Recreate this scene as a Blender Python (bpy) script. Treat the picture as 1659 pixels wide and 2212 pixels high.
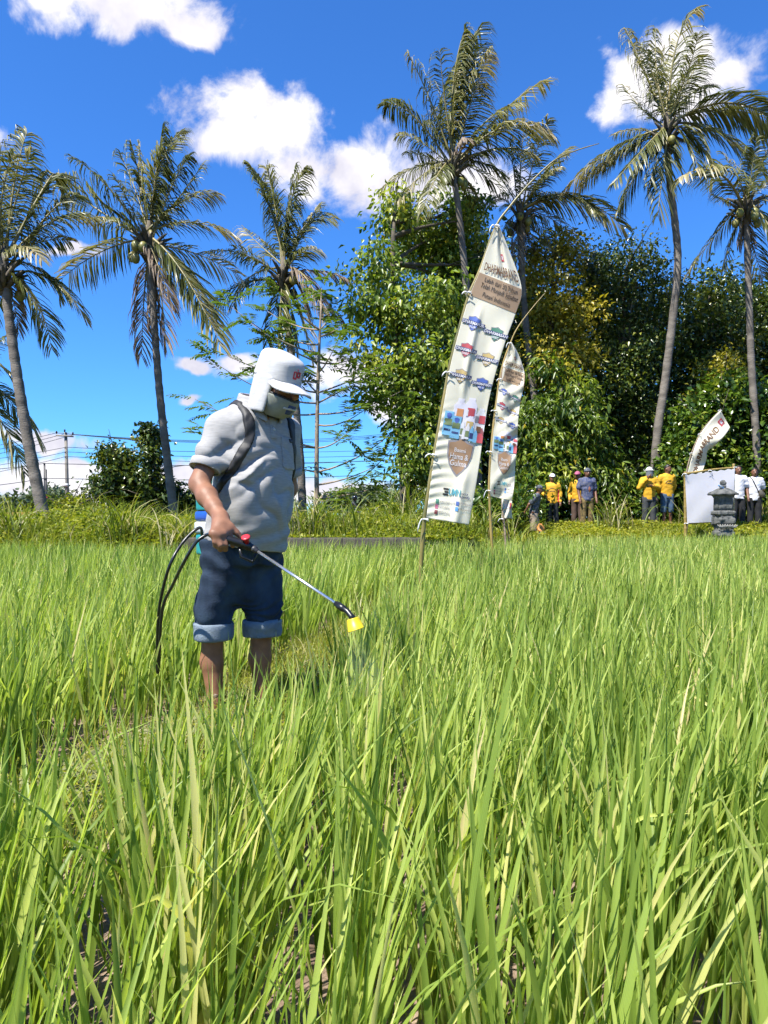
import bpy, math, random
import numpy as np
from mathutils import Vector, Matrix

for _o in list(bpy.data.objects):
    bpy.data.objects.remove(_o, do_unlink=True)
SC = bpy.context.scene
COL = SC.collection
R = math.radians

# ------------------------------------------------------------------ camera
CAMZ, FPX, CX, CY = 0.90, 1597.0, 829.5, 1118.0     # measurements are in a 1659 x 2212 print of the photograph
cam_d = bpy.data.cameras.new('camera')
cam_d.sensor_fit = 'VERTICAL'
cam_d.sensor_height = 36.0
cam_d.lens = 36.0 * FPX / 2212.0
cam_d.shift_y = (CY - 1106.0) / 2212.0
cam_d.clip_start = 0.05
cam_d.clip_end = 5000
cam = bpy.data.objects.new('camera', cam_d)
COL.objects.link(cam)
cam.location = (0, 0, CAMZ)
cam.rotation_euler = (R(90), 0, 0)
SC.camera = cam

def P(x, y, d):
    """point seen at (x, y) of the print, d metres ahead of the camera"""
    return np.array([(x - CX) / FPX * d, d, CAMZ - (y - CY) / FPX * d])

# ------------------------------------------------------------------ sky, sun, exposure
SUN = np.array([-0.37, -0.36, 0.86]); SUN = SUN / np.linalg.norm(SUN)
SUN_EL = math.asin(SUN[2]); SUN_ROT = math.atan2(SUN[0], SUN[1])
world = bpy.data.worlds.new('World')
SC.world = world
world.use_nodes = True
def build_world():
    nt = world.node_tree; N = nt.nodes; L = nt.links
    N.clear()
    def nd(t, **kw):
        n = N.new(t)
        for k, v in kw.items(): setattr(n, k, v)
        return n
    def mth(op, a, b=None, c=None, clamp=False):
        n = nd('ShaderNodeMath', operation=op); n.use_clamp = clamp
        for i, v in enumerate((a, b, c)):
            if v is None: continue
            if isinstance(v, (int, float)): n.inputs[i].default_value = v
            else: L.new(v, n.inputs[i])
        return n.outputs[0]
    out = nd('ShaderNodeOutputWorld'); bg = nd('ShaderNodeBackground')
    bg.inputs['Strength'].default_value = 0.05
    L.new(bg.outputs[0], out.inputs[0])
    sky = nd('ShaderNodeTexSky', sky_type='NISHITA')
    sky.sun_disc = False
    sky.sun_elevation = SUN_EL; sky.sun_rotation = SUN_ROT
    sky.air_density = 1.0; sky.dust_density = 0.35; sky.ozone_density = 2.2; sky.altitude = 150
    hsv = nd('ShaderNodeMix', data_type='RGBA', blend_type='MULTIPLY'); hsv.inputs[0].default_value = 1.0   # camera white balance of the sky
    hsv.inputs[7].default_value = (0.50, 1.18, 2.1, 1)
    L.new(sky.outputs[0], hsv.inputs[6])
    # clouds: cumulus heaps given by their bearing and height in the sky
    tc = nd('ShaderNodeTexCoord')
    nrm = nd('ShaderNodeVectorMath', operation='NORMALIZE'); L.new(tc.outputs['Generated'], nrm.inputs[0])
    sep = nd('ShaderNodeSeparateXYZ'); L.new(nrm.outputs[0], sep.inputs[0])
    ay = mth('MAXIMUM', mth('ABSOLUTE', sep.outputs[1]), 0.05)
    a = mth('DIVIDE', sep.outputs[0], ay); b = mth('DIVIDE', sep.outputs[2], ay)
    pt = nd('ShaderNodeCombineXYZ'); L.new(a, pt.inputs[0]); L.new(b, pt.inputs[1]); L.new(sep.outputs[1], pt.inputs[2])
    def noise(vec, scale, detail, rough, dist=0.0):
        n = nd('ShaderNodeTexNoise'); L.new(vec, n.inputs['Vector'])
        n.inputs['Scale'].default_value = scale; n.inputs['Detail'].default_value = detail
        n.inputs['Roughness'].default_value = rough; n.inputs['Distortion'].default_value = dist
        return n
    w = noise(nrm.outputs[0], 7.0, 4, 0.55)
    wv = nd('ShaderNodeVectorMath', operation='SUBTRACT'); L.new(w.outputs['Color'], wv.inputs[0]); wv.inputs[1].default_value = (0.5, 0.5, 0.5)
    ws = nd('ShaderNodeVectorMath', operation='MULTIPLY_ADD'); L.new(wv.outputs[0], ws.inputs[0]); ws.inputs[1].default_value = (0.14, 0.10, 0.0); L.new(pt.outputs[0], ws.inputs[2])
    heaps = [(270, 22, 215, 74), (160, 8, 130, 45), (400, 45, 80, 45), (500, 225, 125, 85), (600, 280, 130, 95), (470, 285, 95, 70),
             (660, 375, 120, 60), (780, 380, 150, 72), (930, 370, 170, 76), (1040, 400, 130, 50), (1400, 185, 130, 100), (1480, 150, 165, 90), (1340, 230, 70, 55), (1560, 165, 100, 50),
             (150, 540, 85, 20), (412, 790, 52, 15), (428, 856, 40, 14), (520, 782, 85, 22), (190, 1010, 70, 17),
             (60, 1066, 190, 75), (200, 1074, 210, 70), (330, 1075, 160, 66), (400, 1030, 90, 36), (130, 1040, 90, 50), (760, 815, 130, 58), (850, 870, 90, 45), (720, 1060, 150, 44),
             (75, 955, 130, 28), (1000, 1050, 160, 60), (1330, 1040, 160, 70), (1700, 900, 200, 60), (-200, 300, 220, 90), (1950, 380, 240, 100), (-350, 700, 160, 60), (700, -350, 260, 90), (1500, -420, 220, 80), (60, -500, 200, 90)]
    acc = None
    for (x, y, rx, ry) in heaps:
        s = nd('ShaderNodeVectorMath', operation='SUBTRACT'); L.new(ws.outputs[0], s.inputs[0])
        s.inputs[1].default_value = ((x - CX) / FPX, (CY - y) / FPX, 0)
        m = nd('ShaderNodeVectorMath', operation='MULTIPLY'); L.new(s.outputs[0], m.inputs[0]); m.inputs[1].default_value = (FPX / rx, FPX / ry, 0)
        ln = nd('ShaderNodeVectorMath', operation='LENGTH'); L.new(m.outputs[0], ln.inputs[0])
        v = mth('SUBTRACT', 1.0, ln.outputs['Value'])
        acc = v if acc is None else mth('SMOOTH_MAX', acc, v, 0.25)
    fb = noise(nrm.outputs[0], 13.0, 9, 0.62, 0.3)
    dens = mth('ADD', acc, mth('MULTIPLY', mth('SUBTRACT', fb.outputs[0], 0.5), 2.6))
    mr = nd('ShaderNodeMapRange', interpolation_type='SMOOTHSTEP'); L.new(dens, mr.inputs[0])
    mr.inputs[1].default_value = -0.10; mr.inputs[2].default_value = 0.55
    sh = noise(nrm.outputs[0], 9.0, 5, 0.55)
    ramp = nd('ShaderNodeValToRGB'); L.new(sh.outputs[0], ramp.inputs[0])
    ramp.color_ramp.elements[0].position = 0.36; ramp.color_ramp.elements[0].color = (6.3, 6.2, 7.4, 1)
    ramp.color_ramp.elements[1].position = 0.56; ramp.color_ramp.elements[1].color = (10.0, 9.7, 10.0, 1)
    mix = nd('ShaderNodeMix', data_type='RGBA'); L.new(mr.outputs[0], mix.inputs[0])
    L.new(hsv.outputs[2], mix.inputs[6]); L.new(ramp.outputs[0], mix.inputs[7])
    L.new(mix.outputs[2], bg.inputs['Color'])
build_world()

sun_d = bpy.data.lights.new('sun', 'SUN')
sun_d.energy = 5.0
sun_d.angle = R(0.53)
sun_d.color = (1.0, 0.955, 0.87)
sun = bpy.data.objects.new('sun', sun_d)
COL.objects.link(sun)
sun.rotation_euler = Vector(-SUN).to_track_quat('-Z', 'Y').to_euler()
sun.location = (-8, 2, 25)

SC.view_settings.view_transform = 'Standard'
SC.view_settings.look = 'None'
SC.view_settings.exposure = 1.25
SC.view_settings.gamma = 1.0
SC.view_settings.use_curve_mapping = False
SC.render.engine = 'CYCLES'
SC.cycles.use_denoising = True
SC.cycles.use_adaptive_sampling = True
SC.cycles.adaptive_threshold = 0.03
SC.cycles.max_bounces = 5
SC.cycles.diffuse_bounces = 1
SC.cycles.glossy_bounces = 2
SC.cycles.transmission_bounces = 4
SC.cycles.transparent_max_bounces = 6
SC.cycles.volume_bounces = 0
SC.cycles.sample_clamp_indirect = 6.0
SC.cycles.caustics_reflective = False
SC.cycles.caustics_refractive = False

rng = np.random.default_rng(20)
random.seed(7)

# ------------------------------------------------------------------ mesh helpers
def mesh_np(name, V, F, mats=None, attrs=None, smooth=True, matidx=None):
    """V (n,3); F: list of int arrays (m,k)"""
    me = bpy.data.meshes.new(name)
    V = np.asarray(V, np.float32)
    F = [np.asarray(f, np.int32) for f in F if len(f)]
    loops = np.concatenate([f.ravel() for f in F])
    tot = np.concatenate([np.full(len(f), f.shape[1], np.int32) for f in F])
    start = np.concatenate([[0], np.cumsum(tot)[:-1]]).astype(np.int32)
    me.vertices.add(len(V)); me.vertices.foreach_set('co', V.ravel())
    me.loops.add(len(loops)); me.loops.foreach_set('vertex_index', loops)
    me.polygons.add(len(tot)); me.polygons.foreach_set('loop_start', start); me.polygons.foreach_set('loop_total', tot)
    if matidx is not None: me.polygons.foreach_set('material_index', np.asarray(matidx, np.int32))
    me.update(calc_edges=True)
    if smooth: me.polygons.foreach_set('use_smooth', np.ones(len(tot), bool))
    for k, v in (attrs or {}).items():
        at = me.attributes.new(k, 'FLOAT', 'POINT'); at.data.foreach_set('value', np.asarray(v, np.float32))
    if mats is not None:
        for m in (mats if isinstance(mats, (list, tuple)) else [mats]): me.materials.append(m)
    return me

def link(name, me, parent=None):
    o = bpy.data.objects.new(name, me)
    COL.objects.link(o)
    if parent is not None: o.parent = parent
    return o

def tag(o, label=None, cat=None, group=None, kind=None):
    if label: o['label'] = label
    if cat: o['category'] = cat
    if group: o['group'] = group
    if kind: o['kind'] = kind
    return o

def thing(name, loc, label, cat, group=None, rz=0.0):
    o = bpy.data.objects.new(name, None)
    o.empty_display_size = 0.2
    COL.objects.link(o)
    o.location = tuple(float(c) for c in loc); o.rotation_euler = (0, 0, rz)
    return tag(o, label, cat, group)

class MB:
    """collects tubes, boxes, lathes into one mesh"""
    def __init__(s): s.V = []; s.F3 = []; s.F4 = []; s.n = 0
    def add(s, V, F):
        V = np.asarray(V, float)
        for f in F:
            f = np.asarray(f, int)
            if len(f) == 0: continue
            (s.F3 if f.shape[1] == 3 else s.F4).append(f + s.n)
        s.V.append(V); s.n += len(V); return s
    def tube(s, pts, rad, n=8, cap=True, flat=1.0):
        pts = np.asarray(pts, float); m = len(pts)
        rad = np.broadcast_to(np.asarray(rad, float), (m,))
        T = np.gradient(pts, axis=0); T /= np.linalg.norm(T, axis=1)[:, None] + 1e-12
        ref = np.array([0, 0, 1.0]) if abs(T[0][2]) < 0.9 else np.array([0, 1.0, 0])
        U = ref - T[0] * (ref @ T[0]); U /= np.linalg.norm(U)
        th = np.arange(n) * 2 * np.pi / n
        V = []
        for i in range(m):
            U = U - T[i] * (U @ T[i]); U /= np.linalg.norm(U) + 1e-12
            W = np.cross(T[i], U)
            V.append(pts[i] + rad[i] * (np.cos(th)[:, None] * U + np.sin(th)[:, None] * W * flat))
        V = np.concatenate(V)
        F = []
        for i in range(m - 1):
            a = i * n + np.arange(n); b = i * n + (np.arange(n) + 1) % n
            F.append(np.stack([a, b, b + n, a + n], 1))
        Fs = [np.concatenate(F)]
        if cap:
            V = np.concatenate([V, pts[:1], pts[-1:]]); c0 = m * n; c1 = c0 + 1
            k = np.arange(n); kn = (k + 1) % n
            Fs.append(np.stack([kn, k, np.full(n, c0)], 1))
            Fs.append(np.stack([(m - 1) * n + k, (m - 1) * n + kn, np.full(n, c1)], 1))
        return s.add(V, Fs)
    def box(s, c, size, rot=None, bev=0.0):
        x, y, z = np.asarray(size, float) / 2
        V = np.array([[i * x, j * y, k * z] for i in (-1, 1) for j in (-1, 1) for k in (-1, 1)], float)
        if rot is not None: V = V @ np.asarray(rot).T
        V = V + np.asarray(c, float)
        F = [[0, 1, 3, 2], [4, 6, 7, 5], [0, 4, 5, 1], [2, 3, 7, 6], [0, 2, 6, 4], [1, 5, 7, 3]]
        return s.add(V, [F])
    def lathe(s, c, prof, n=16, sq=None):
        """prof [(r,z)]; sq: number of sides turned square"""
        th = np.arange(n) * 2 * np.pi / n + (np.pi / 4 if sq else 0)
        V = np.concatenate([np.stack([r * np.cos(th), r * np.sin(th), np.full(n, z)], 1) for r, z in prof]) + np.asarray(c, float)
        F = []
        for i in range(len(prof) - 1):
            a = i * n + np.arange(n); b = i * n + (np.arange(n) + 1) % n
            F.append(np.stack([a, b, b + n, a + n], 1))
        Fs = [np.concatenate(F)]
        return s.add(V, Fs)
    def build(s, name, mat, parent=None, smooth=True):
        F = []
        if s.F3: F.append(np.concatenate(s.F3))
        if s.F4: F.append(np.concatenate(s.F4))
        return link(name, mesh_np(name, np.concatenate(s.V), F, mat, smooth=smooth), parent)

def bez(p0, p1, p2, n):
    t = np.linspace(0, 1, n)[:, None]
    return (1 - t) ** 2 * p0 + 2 * t * (1 - t) * p1 + t * t * p2
def crom(pts, n):
    """smooth curve through points"""
    pts = np.asarray(pts, float); m = len(pts)
    q = np.concatenate([2 * pts[:1] - pts[1:2], pts, 2 * pts[-1:] - pts[-2:-1]])
    u = np.linspace(0, m - 1 - 1e-9, n); i = u.astype(int); t = (u - i)[:, None]
    a, b, c, d = q[i], q[i + 1], q[i + 2], q[i + 3]
    return 0.5 * (2 * b + (c - a) * t + (2 * a - 5 * b + 4 * c - d) * t ** 2 + (3 * b - a - 3 * c + d) * t ** 3)
def unit(v):
    v = np.asarray(v, float); return v / (np.linalg.norm(v, axis=-1, keepdims=True) + 1e-12)

def vnoise(p, seed=0):
    """smooth value noise, p (...,3) -> [-1,1]"""
    p = np.asarray(p, float); i = np.floor(p).astype(np.int64); f = p - i; f = f * f * (3 - 2 * f)
    def h(ix, iy, iz):
        n = (ix * 374761393 + iy * 668265263 + iz * 2147483647 + seed * 1274126177) & 0xffffffff
        n = ((n ^ (n >> 13)) * 1274126177) & 0xffffffff
        return ((n ^ (n >> 16)) & 0xffff) / 32767.5 - 1.0
    r = 0
    for dx in (0, 1):
        for dy in (0, 1):
            for dz in (0, 1):
                w = (f[..., 0] if dx else 1 - f[..., 0]) * (f[..., 1] if dy else 1 - f[..., 1]) * (f[..., 2] if dz else 1 - f[..., 2])
                r = r + w * h(i[..., 0] + dx, i[..., 1] + dy, i[..., 2] + dz)
    return r

# ------------------------------------------------------------------ materials
KA = 0.72      # the photograph is exposed bright: surfaces keep their darker true colour
def new_mat(name):
    m = bpy.data.materials.new(name); m.use_nodes = True
    nt = m.node_tree; nt.nodes.clear()
    return m, nt, nt.nodes, nt.links
def mat_plain(name, col, rough=0.7, noise=0.25, scale=8.0, bump=0.0, bscale=60.0, metal=0.0, spec=0.5, col2=None, stretch=None, trans=0.0, coord='Object', detail=5):
    """principled with noise-mixed colour, optional bump and translucency"""
    m, nt, N, L = new_mat(name)
    out = N.new('ShaderNodeOutputMaterial'); b = N.new('ShaderNodeBsdfPrincipled')
    b.inputs['Roughness'].default_value = rough; b.inputs['Metallic'].default_value = metal
    b.inputs['Specular IOR Level'].default_value = spec
    tc = N.new('ShaderNodeTexCoord'); mp = N.new('ShaderNodeMapping'); L.new(tc.outputs[coord], mp.inputs[0])
    if stretch: mp.inputs['Scale'].default_value = stretch
    nz = N.new('ShaderNodeTexNoise'); L.new(mp.outputs[0], nz.inputs['Vector']); nz.inputs['Scale'].default_value = scale; nz.inputs['Detail'].default_value = detail
    rp = N.new('ShaderNodeValToRGB'); L.new(nz.outputs[0], rp.inputs[0])
    c = np.array(col) * KA
    c2 = np.array(col2) * KA if col2 is not None else np.clip(c * (1 + noise), 0, 1)
    c1 = c if col2 is not None else c * (1 - noise)
    rp.color_ramp.elements[0].position = 0.32; rp.color_ramp.elements[1].position = 0.68
    rp.color_ramp.elements[0].color = (*c1, 1); rp.color_ramp.elements[1].color = (*c2, 1)
    L.new(rp.outputs[0], b.inputs['Base Color'])
    sh = b.outputs[0]
    if bump:
        n2 = N.new('ShaderNodeTexNoise'); L.new(mp.outputs[0], n2.inputs['Vector']); n2.inputs['Scale'].default_value = bscale; n2.inputs['Detail'].default_value = 4
        bp = N.new('ShaderNodeBump'); bp.inputs['Strength'].default_value = bump; bp.inputs['Distance'].default_value = 0.02
        L.new(n2.outputs[0], bp.inputs['Height']); L.new(bp.outputs[0], b.inputs['Normal'])
    if trans:
        t = N.new('ShaderNodeBsdfTranslucent'); L.new(rp.outputs[0], t.inputs[0])
        mx = N.new('ShaderNodeMixShader'); mx.inputs[0].default_value = trans
        L.new(sh, mx.inputs[1]); L.new(t.outputs[0], mx.inputs[2]); sh = mx.outputs[0]
    L.new(sh, out.inputs[0])
    return m
def mat_leaf(name, stops, trans=0.35, rough=0.45, spec=0.5, tint=1.25, stripes=False, tcol=(1.0, 1.05, 0.45)):
    """leaf colour from the 'var' attribute (each leaf its own), thin translucent blade"""
    m, nt, N, L = new_mat(name)
    out = N.new('ShaderNodeOutputMaterial'); b = N.new('ShaderNodeBsdfPrincipled')
    b.inputs['Roughness'].default_value = rough; b.inputs['Specular IOR Level'].default_value = spec
    at = N.new('ShaderNodeAttribute'); at.attribute_name = 'var'
    rp = N.new('ShaderNodeValToRGB'); L.new(at.outputs['Fac'], rp.inputs[0])
    els = rp.color_ramp.elements
    for i, (p, c) in enumerate(stops):
        e = els[i] if i < 2 else els.new(p)
        e.position = p; e.color = (*(np.array(c) * KA), 1)
    colr = rp.outputs[0]
    if stripes:
        a2 = N.new('ShaderNodeAttribute'); a2.attribute_name = 'across'
        s1 = N.new('ShaderNodeMath'); s1.operation = 'MULTIPLY'; L.new(a2.outputs['Fac'], s1.inputs[0]); s1.inputs[1].default_value = 22.0
        s2 = N.new('ShaderNodeMath'); s2.operation = 'SINE'; L.new(s1.outputs[0], s2.inputs[0])
        s3 = N.new('ShaderNodeMath'); s3.operation = 'MULTIPLY_ADD'; L.new(s2.outputs[0], s3.inputs[0]); s3.inputs[1].default_value = 0.09; s3.inputs[2].default_value = 1.0
        mm = N.new('ShaderNodeVectorMath'); mm.operation = 'SCALE'; L.new(colr, mm.inputs[0]); L.new(s3.outputs[0], mm.inputs['Scale'])
        colr = mm.outputs[0]
    L.new(colr, b.inputs['Base Color'])
    t = N.new('ShaderNodeBsdfTranslucent')
    tm = N.new('ShaderNodeVectorMath'); tm.operation = 'MULTIPLY'; L.new(colr, tm.inputs[0]); tm.inputs[1].default_value = tuple(tint * k for k in tcol)
    L.new(tm.outputs[0], t.inputs[0])
    mx = N.new('ShaderNodeMixShader'); mx.inputs[0].default_value = trans
    L.new(b.outputs[0], mx.inputs[1]); L.new(t.outputs[0], mx.inputs[2]); L.new(mx.outputs[0], out.inputs[0])
    return m

M = {}
M['rice'] = mat_leaf('rice_leaf', [(0.0, (0.15, 0.24, 0.035)), (0.45, (0.34, 0.46, 0.085)), (0.8, (0.64, 0.72, 0.19)), (1.0, (0.80, 0.68, 0.32))], trans=0.45, tint=1.45, rough=0.42, spec=0.3, stripes=True)
M['grass'] = mat_leaf('bank_grass', [(0.0, (0.10, 0.17, 0.02)), (0.5, (0.24, 0.30, 0.03)), (0.85, (0.42, 0.41, 0.06)), (1.0, (0.58, 0.52, 0.27))], trans=0.42, spec=.3)
M['cover'] = mat_leaf('ground_cover_leaf', [(0.0, (0.10, 0.16, 0.015)), (0.5, (0.27, 0.33, 0.028)), (1.0, (0.46, 0.44, 0.05))], trans=0.42, spec=.3)
M['broad'] = mat_leaf('broad_leaf', [(0.0, (0.05, 0.11, 0.015)), (0.6, (0.25, 0.35, 0.042)), (0.93, (0.44, 0.48, 0.06)), (1.0, (0.55, 0.40, 0.03))], trans=0.42, rough=0.35)
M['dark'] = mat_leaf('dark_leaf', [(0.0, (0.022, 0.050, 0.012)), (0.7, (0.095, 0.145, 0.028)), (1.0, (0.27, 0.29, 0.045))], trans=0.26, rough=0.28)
M['yellowleaf'] = mat_leaf('yellow_leaf', [(0.0, (0.09, 0.11, 0.014)), (0.6, (0.33, 0.31, 0.03)), (1.0, (0.55, 0.44, 0.05))], trans=0.38, rough=0.4)
M['jack'] = mat_leaf('glossy_leaf', [(0.0, (0.035, 0.085, 0.012)), (0.7, (0.13, 0.22, 0.028)), (1.0, (0.34, 0.37, 0.05))], trans=0.32, rough=0.26)
M['feather'] = mat_leaf('feathery_leaf', [(0.0, (0.08, 0.15, 0.025)), (1.0, (0.19, 0.27, 0.045))], trans=0.4)
M['palm'] = mat_leaf('palm_leaflet', [(0.0, (0.048, 0.064, 0.014)), (0.45, (0.14, 0.155, 0.034)), (0.7, (0.32, 0.30, 0.12)), (1.0, (0.58, 0.48, 0.28))], trans=0.28, rough=0.38, spec=0.35, tcol=(1, 1, .6))
M['farleaf'] = mat_leaf('far_leaf', [(0.0, (0.07, 0.11, 0.05)), (1.0, (0.15, 0.19, 0.08))], trans=0.2)
M['mud'] = mat_plain('mud', (0.15, 0.095, 0.062), rough=0.6, col2=(0.33, 0.24, 0.17), scale=5.0, bump=0.9, bscale=28, detail=8)
M['soil'] = mat_plain('soil', (0.07, 0.075, 0.022), rough=0.9, col2=(0.15, 0.15, 0.04), scale=2.0, bump=0.5, bscale=12)
M['bund'] = mat_plain('bund_earth', (0.13, 0.15, 0.045), rough=0.9, col2=(0.27, 0.27, 0.11), scale=14, bump=0.8, bscale=40)
M['palmtrunk'] = mat_plain('palm_trunk', (0.10, 0.085, 0.07), rough=0.9, col2=(0.26, 0.225, 0.185), scale=2.2, bump=0.7, bscale=14, stretch=(1, 1, 2.5))
M['bark'] = mat_plain('bark', (0.07, 0.06, 0.045), rough=0.9, col2=(0.17, 0.14, 0.10), scale=5, bump=0.6, bscale=30)
M['palebark'] = mat_plain('pale_bark', (0.22, 0.16, 0.11), rough=0.85, col2=(0.42, 0.33, 0.23), scale=6, bump=0.3, bscale=30)
M['rachis'] = mat_plain('frond_stalk', (0.16, 0.16, 0.05), rough=0.5, col2=(0.34, 0.27, 0.10), scale=4)
M['coconut'] = mat_plain('coconut_husk', (0.17, 0.20, 0.045), rough=0.45, col2=(0.33, 0.27, 0.07), scale=4)
M['deadfrond'] = mat_leaf('dead_leaflet', [(0.0, (0.16, 0.11, 0.07)), (1.0, (0.42, 0.32, 0.22))], trans=0.18, rough=0.7, tcol=(1, .8, .6))
M['concrete'] = mat_plain('mossy_concrete', (0.028, 0.028, 0.02), rough=0.95, col2=(0.10, 0.088, 0.065), scale=5, bump=0.7, bscale=30, detail=8)
M['stone'] = mat_plain('shrine_stone', (0.055, 0.06, 0.058), rough=0.95, col2=(0.20, 0.20, 0.185), scale=9, bump=0.9, bscale=35, detail=9)
M['cloth'] = mat_plain('banner_cloth', (1.04, 1.0, 0.84), rough=0.6, noise=0.03, scale=3, trans=0.45)
M['screen'] = mat_plain('screen_cloth', (1.05, 1.03, 1.07), rough=0.6, noise=0.02, scale=2, trans=0.35)
M['bamboo'] = mat_plain('bamboo', (0.26, 0.19, 0.05), rough=0.4, col2=(0.48, 0.34, 0.11), scale=2.5, stretch=(2, 2, .6))
M['greenbamboo'] = mat_plain('green_bamboo', (0.13, 0.13, 0.035), rough=0.4, col2=(0.38, 0.29, 0.09), scale=1.6)
M['tie'] = mat_plain('plastic_tie', (0.82, 0.82, 0.82), rough=0.4, noise=0.04)
M['wood'] = mat_plain('pole_concrete', (0.20, 0.18, 0.15), rough=0.9, col2=(0.34, 0.31, 0.27), scale=2)
M['darkmetal'] = mat_plain('dark_metal', (0.03, 0.03, 0.035), rough=0.5, noise=0.2)
M['wire'] = mat_plain('wire', (0.04, 0.05, 0.07), rough=0.5, noise=0.1)
def flat(name, col, rough=0.6, trans=0.0, noise=0.06, **k):
    if name not in M: M[name] = mat_plain(name, col, rough=rough, noise=noise, trans=trans, **k)
    return M[name]

# ------------------------------------------------------------------ lettering outlines (built-in font)
_txt = {}
def glyphs(s, bold=0.0):
    key = (s, bold)
    if key not in _txt:
        c = bpy.data.curves.new('t', 'FONT'); c.body = s; c.offset = bold; c.resolution_u = 3; c.align_x = 'CENTER'; c.align_y = 'CENTER'
        o = bpy.data.objects.new('t', c); COL.objects.link(o)
        bpy.context.view_layer.update()
        dg = bpy.context.evaluated_depsgraph_get()
        me = bpy.data.meshes.new_from_object(o.evaluated_get(dg))
        V = np.array([v.co[:2] for v in me.vertices]); me.calc_loop_triangles()
        T = np.array([t.vertices[:] for t in me.loop_triangles])
        bpy.data.objects.remove(o, do_unlink=True); bpy.data.curves.remove(c); bpy.data.meshes.remove(me)
        _txt[key] = (V, T)
    return _txt[key]
for _s, _b in [('DHARMABRAND', .012), ('DHARMABRAND', .025), ('Lebih dari 30 Tahun', 0), ('Telah Menjadi Sahabat', 0), ('Petani Indonesia', 0), ('DHARMAFUR', .03), ('DHARMASAN', .03), ('DHARMABA', .03),
               ('DHARMASIP', .03), ('DHARMARA', .03), ('DHARMAPARA', .03), ('3GR', .02), ('600EC', .02), ('500EC', .02), ('50EC', .02), ('480 SL', .02), ('Basmi', 0), ('Hama &', 0), ('Gulma', 0),
               ('UMN', .02), ('UNTUK', .02), ('INDONESIA', .02), ('www.ptppi.co.id', 0), ('ppitradelog', 0), ('PPITradelog', 0), ('PTPPItradelog', 0), ('PPI', .03)]:
    glyphs(_s, _b)

# ------------------------------------------------------------------ vectorised blades and leaves
def blades(base, az, L, th0, kap, wid, nseg, var, crease=False, twist=None, prof=0.35, base0=0.55):
    """grass blades: returns V, [quads, tris], attrs"""
    n = len(az); s = np.linspace(0, 1, nseg + 1)
    ang = th0[:, None] + kap[:, None] * s[None] ** 1.6
    ds = L[:, None] / nseg
    am = 0.5 * (ang[:, 1:] + ang[:, :-1])
    r = np.concatenate([np.zeros((n, 1)), np.cumsum(np.sin(am) * ds, 1)], 1)
    z = np.concatenate([np.zeros((n, 1)), np.cumsum(np.cos(am) * ds, 1)], 1)
    ca, sa = np.cos(az)[:, None], np.sin(az)[:, None]
    C = np.stack([base[:, 0:1] + r * ca, base[:, 1:2] + r * sa, base[:, 2:3] + z], 2)
    w = wid[:, None] * np.where(s < prof, base0 + (1 - base0) * (s / prof), np.clip((1 - s) / (1 - prof), 0, 1) ** 0.75)[None] * 0.5
    if twist is None: twist = np.zeros(n)
    tw = twist[:, None] * s[None]
    side = np.stack([-sa * np.ones_like(s), ca * np.ones_like(s), np.zeros_like(r)], 2)
    nor = np.stack([-np.cos(ang) * ca, -np.cos(ang) * sa, np.sin(ang)], 2)
    D = side * np.cos(tw)[..., None] + nor * np.sin(tw)[..., None]
    E = -side * np.sin(tw)[..., None] + nor * np.cos(tw)[..., None]
    k = 3 if crease else 2
    if crease:
        rows = np.stack([C - D * w[..., None] + E * w[..., None] * 0.35, C - E * w[..., None] * 0.15, C + D * w[..., None] + E * w[..., None] * 0.35], 2)
        acr = np.array([-1, 0, 1.0])
    else:
        rows = np.stack([C - D * w[..., None], C + D * w[..., None]], 2); acr = np.array([-1, 1.0])
    V = rows[:, :nseg].reshape(n, nseg * k, 3)
    V = np.concatenate([V, C[:, nseg:]], 1)
    vp = nseg * k + 1
    q = []; t = []
    for i in range(nseg - 1):
        for j in range(k - 1):
            q.append([i * k + j, i * k + j + 1, (i + 1) * k + j + 1, (i + 1) * k + j])
    for j in range(k - 1):
        t.append([(nseg - 1) * k + j, (nseg - 1) * k + j + 1, nseg * k])
    off = (np.arange(n) * vp)[:, None, None]
    q = (np.array(q)[None] + off).reshape(-1, 4) if q else np.zeros((0, 4), int)
    t = (np.array(t)[None] + off).reshape(-1, 3)
    va = np.repeat(var, vp)
    ac = np.tile(np.concatenate([np.tile(acr, nseg), [0]]), n)
    return V.reshape(-1, 3), [q, t], {'var': va, 'across': ac}

def merge(parts):
    V = []; F3 = []; F4 = []; A = {}; n = 0
    for v, F, a in parts:
        V.append(v)
        for f in F:
            if len(f) == 0: continue
            (F3 if f.shape[1] == 3 else F4).append(f + n)
        for k in a: A.setdefault(k, []).append(a[k])
        n += len(v)
    F = []
    if F4: F.append(np.concatenate(F4))
    if F3: F.append(np.concatenate(F3))
    return np.concatenate(V), F, {k: np.concatenate(x) for k, x in A.items()}

def leaves(c, d, nrm, L, W, var, fold=0.25, bend=0.15):
    """single leaves: 6-vertex pointed blades folded on the midrib; c base, d direction, nrm face normal"""
    n = len(c); d = unit(d); s = unit(np.cross(d, nrm)); nn = np.cross(s, d)
    L = L[:, None]; W = W[:, None]
    a = c
    m1 = c + d * L * 0.42 - nn * L * 0.02
    l1 = c + d * L * 0.40 + s * W * 0.5 + nn * W * fold
    r1 = c + d * L * 0.40 - s * W * 0.5 + nn * W * fold
    tip = c + d * L - nn * L * bend
    V = np.stack([a, l1, r1, m1, tip], 1).reshape(-1, 3)
    o = (np.arange(n) * 5)[:, None, None]
    q = (np.array([[0, 3, 1], [0, 2, 3], [1, 3, 4], [3, 2, 4]])[None] + o).reshape(-1, 3)
    return V, [q], {'var': np.repeat(var, 5)}

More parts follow.
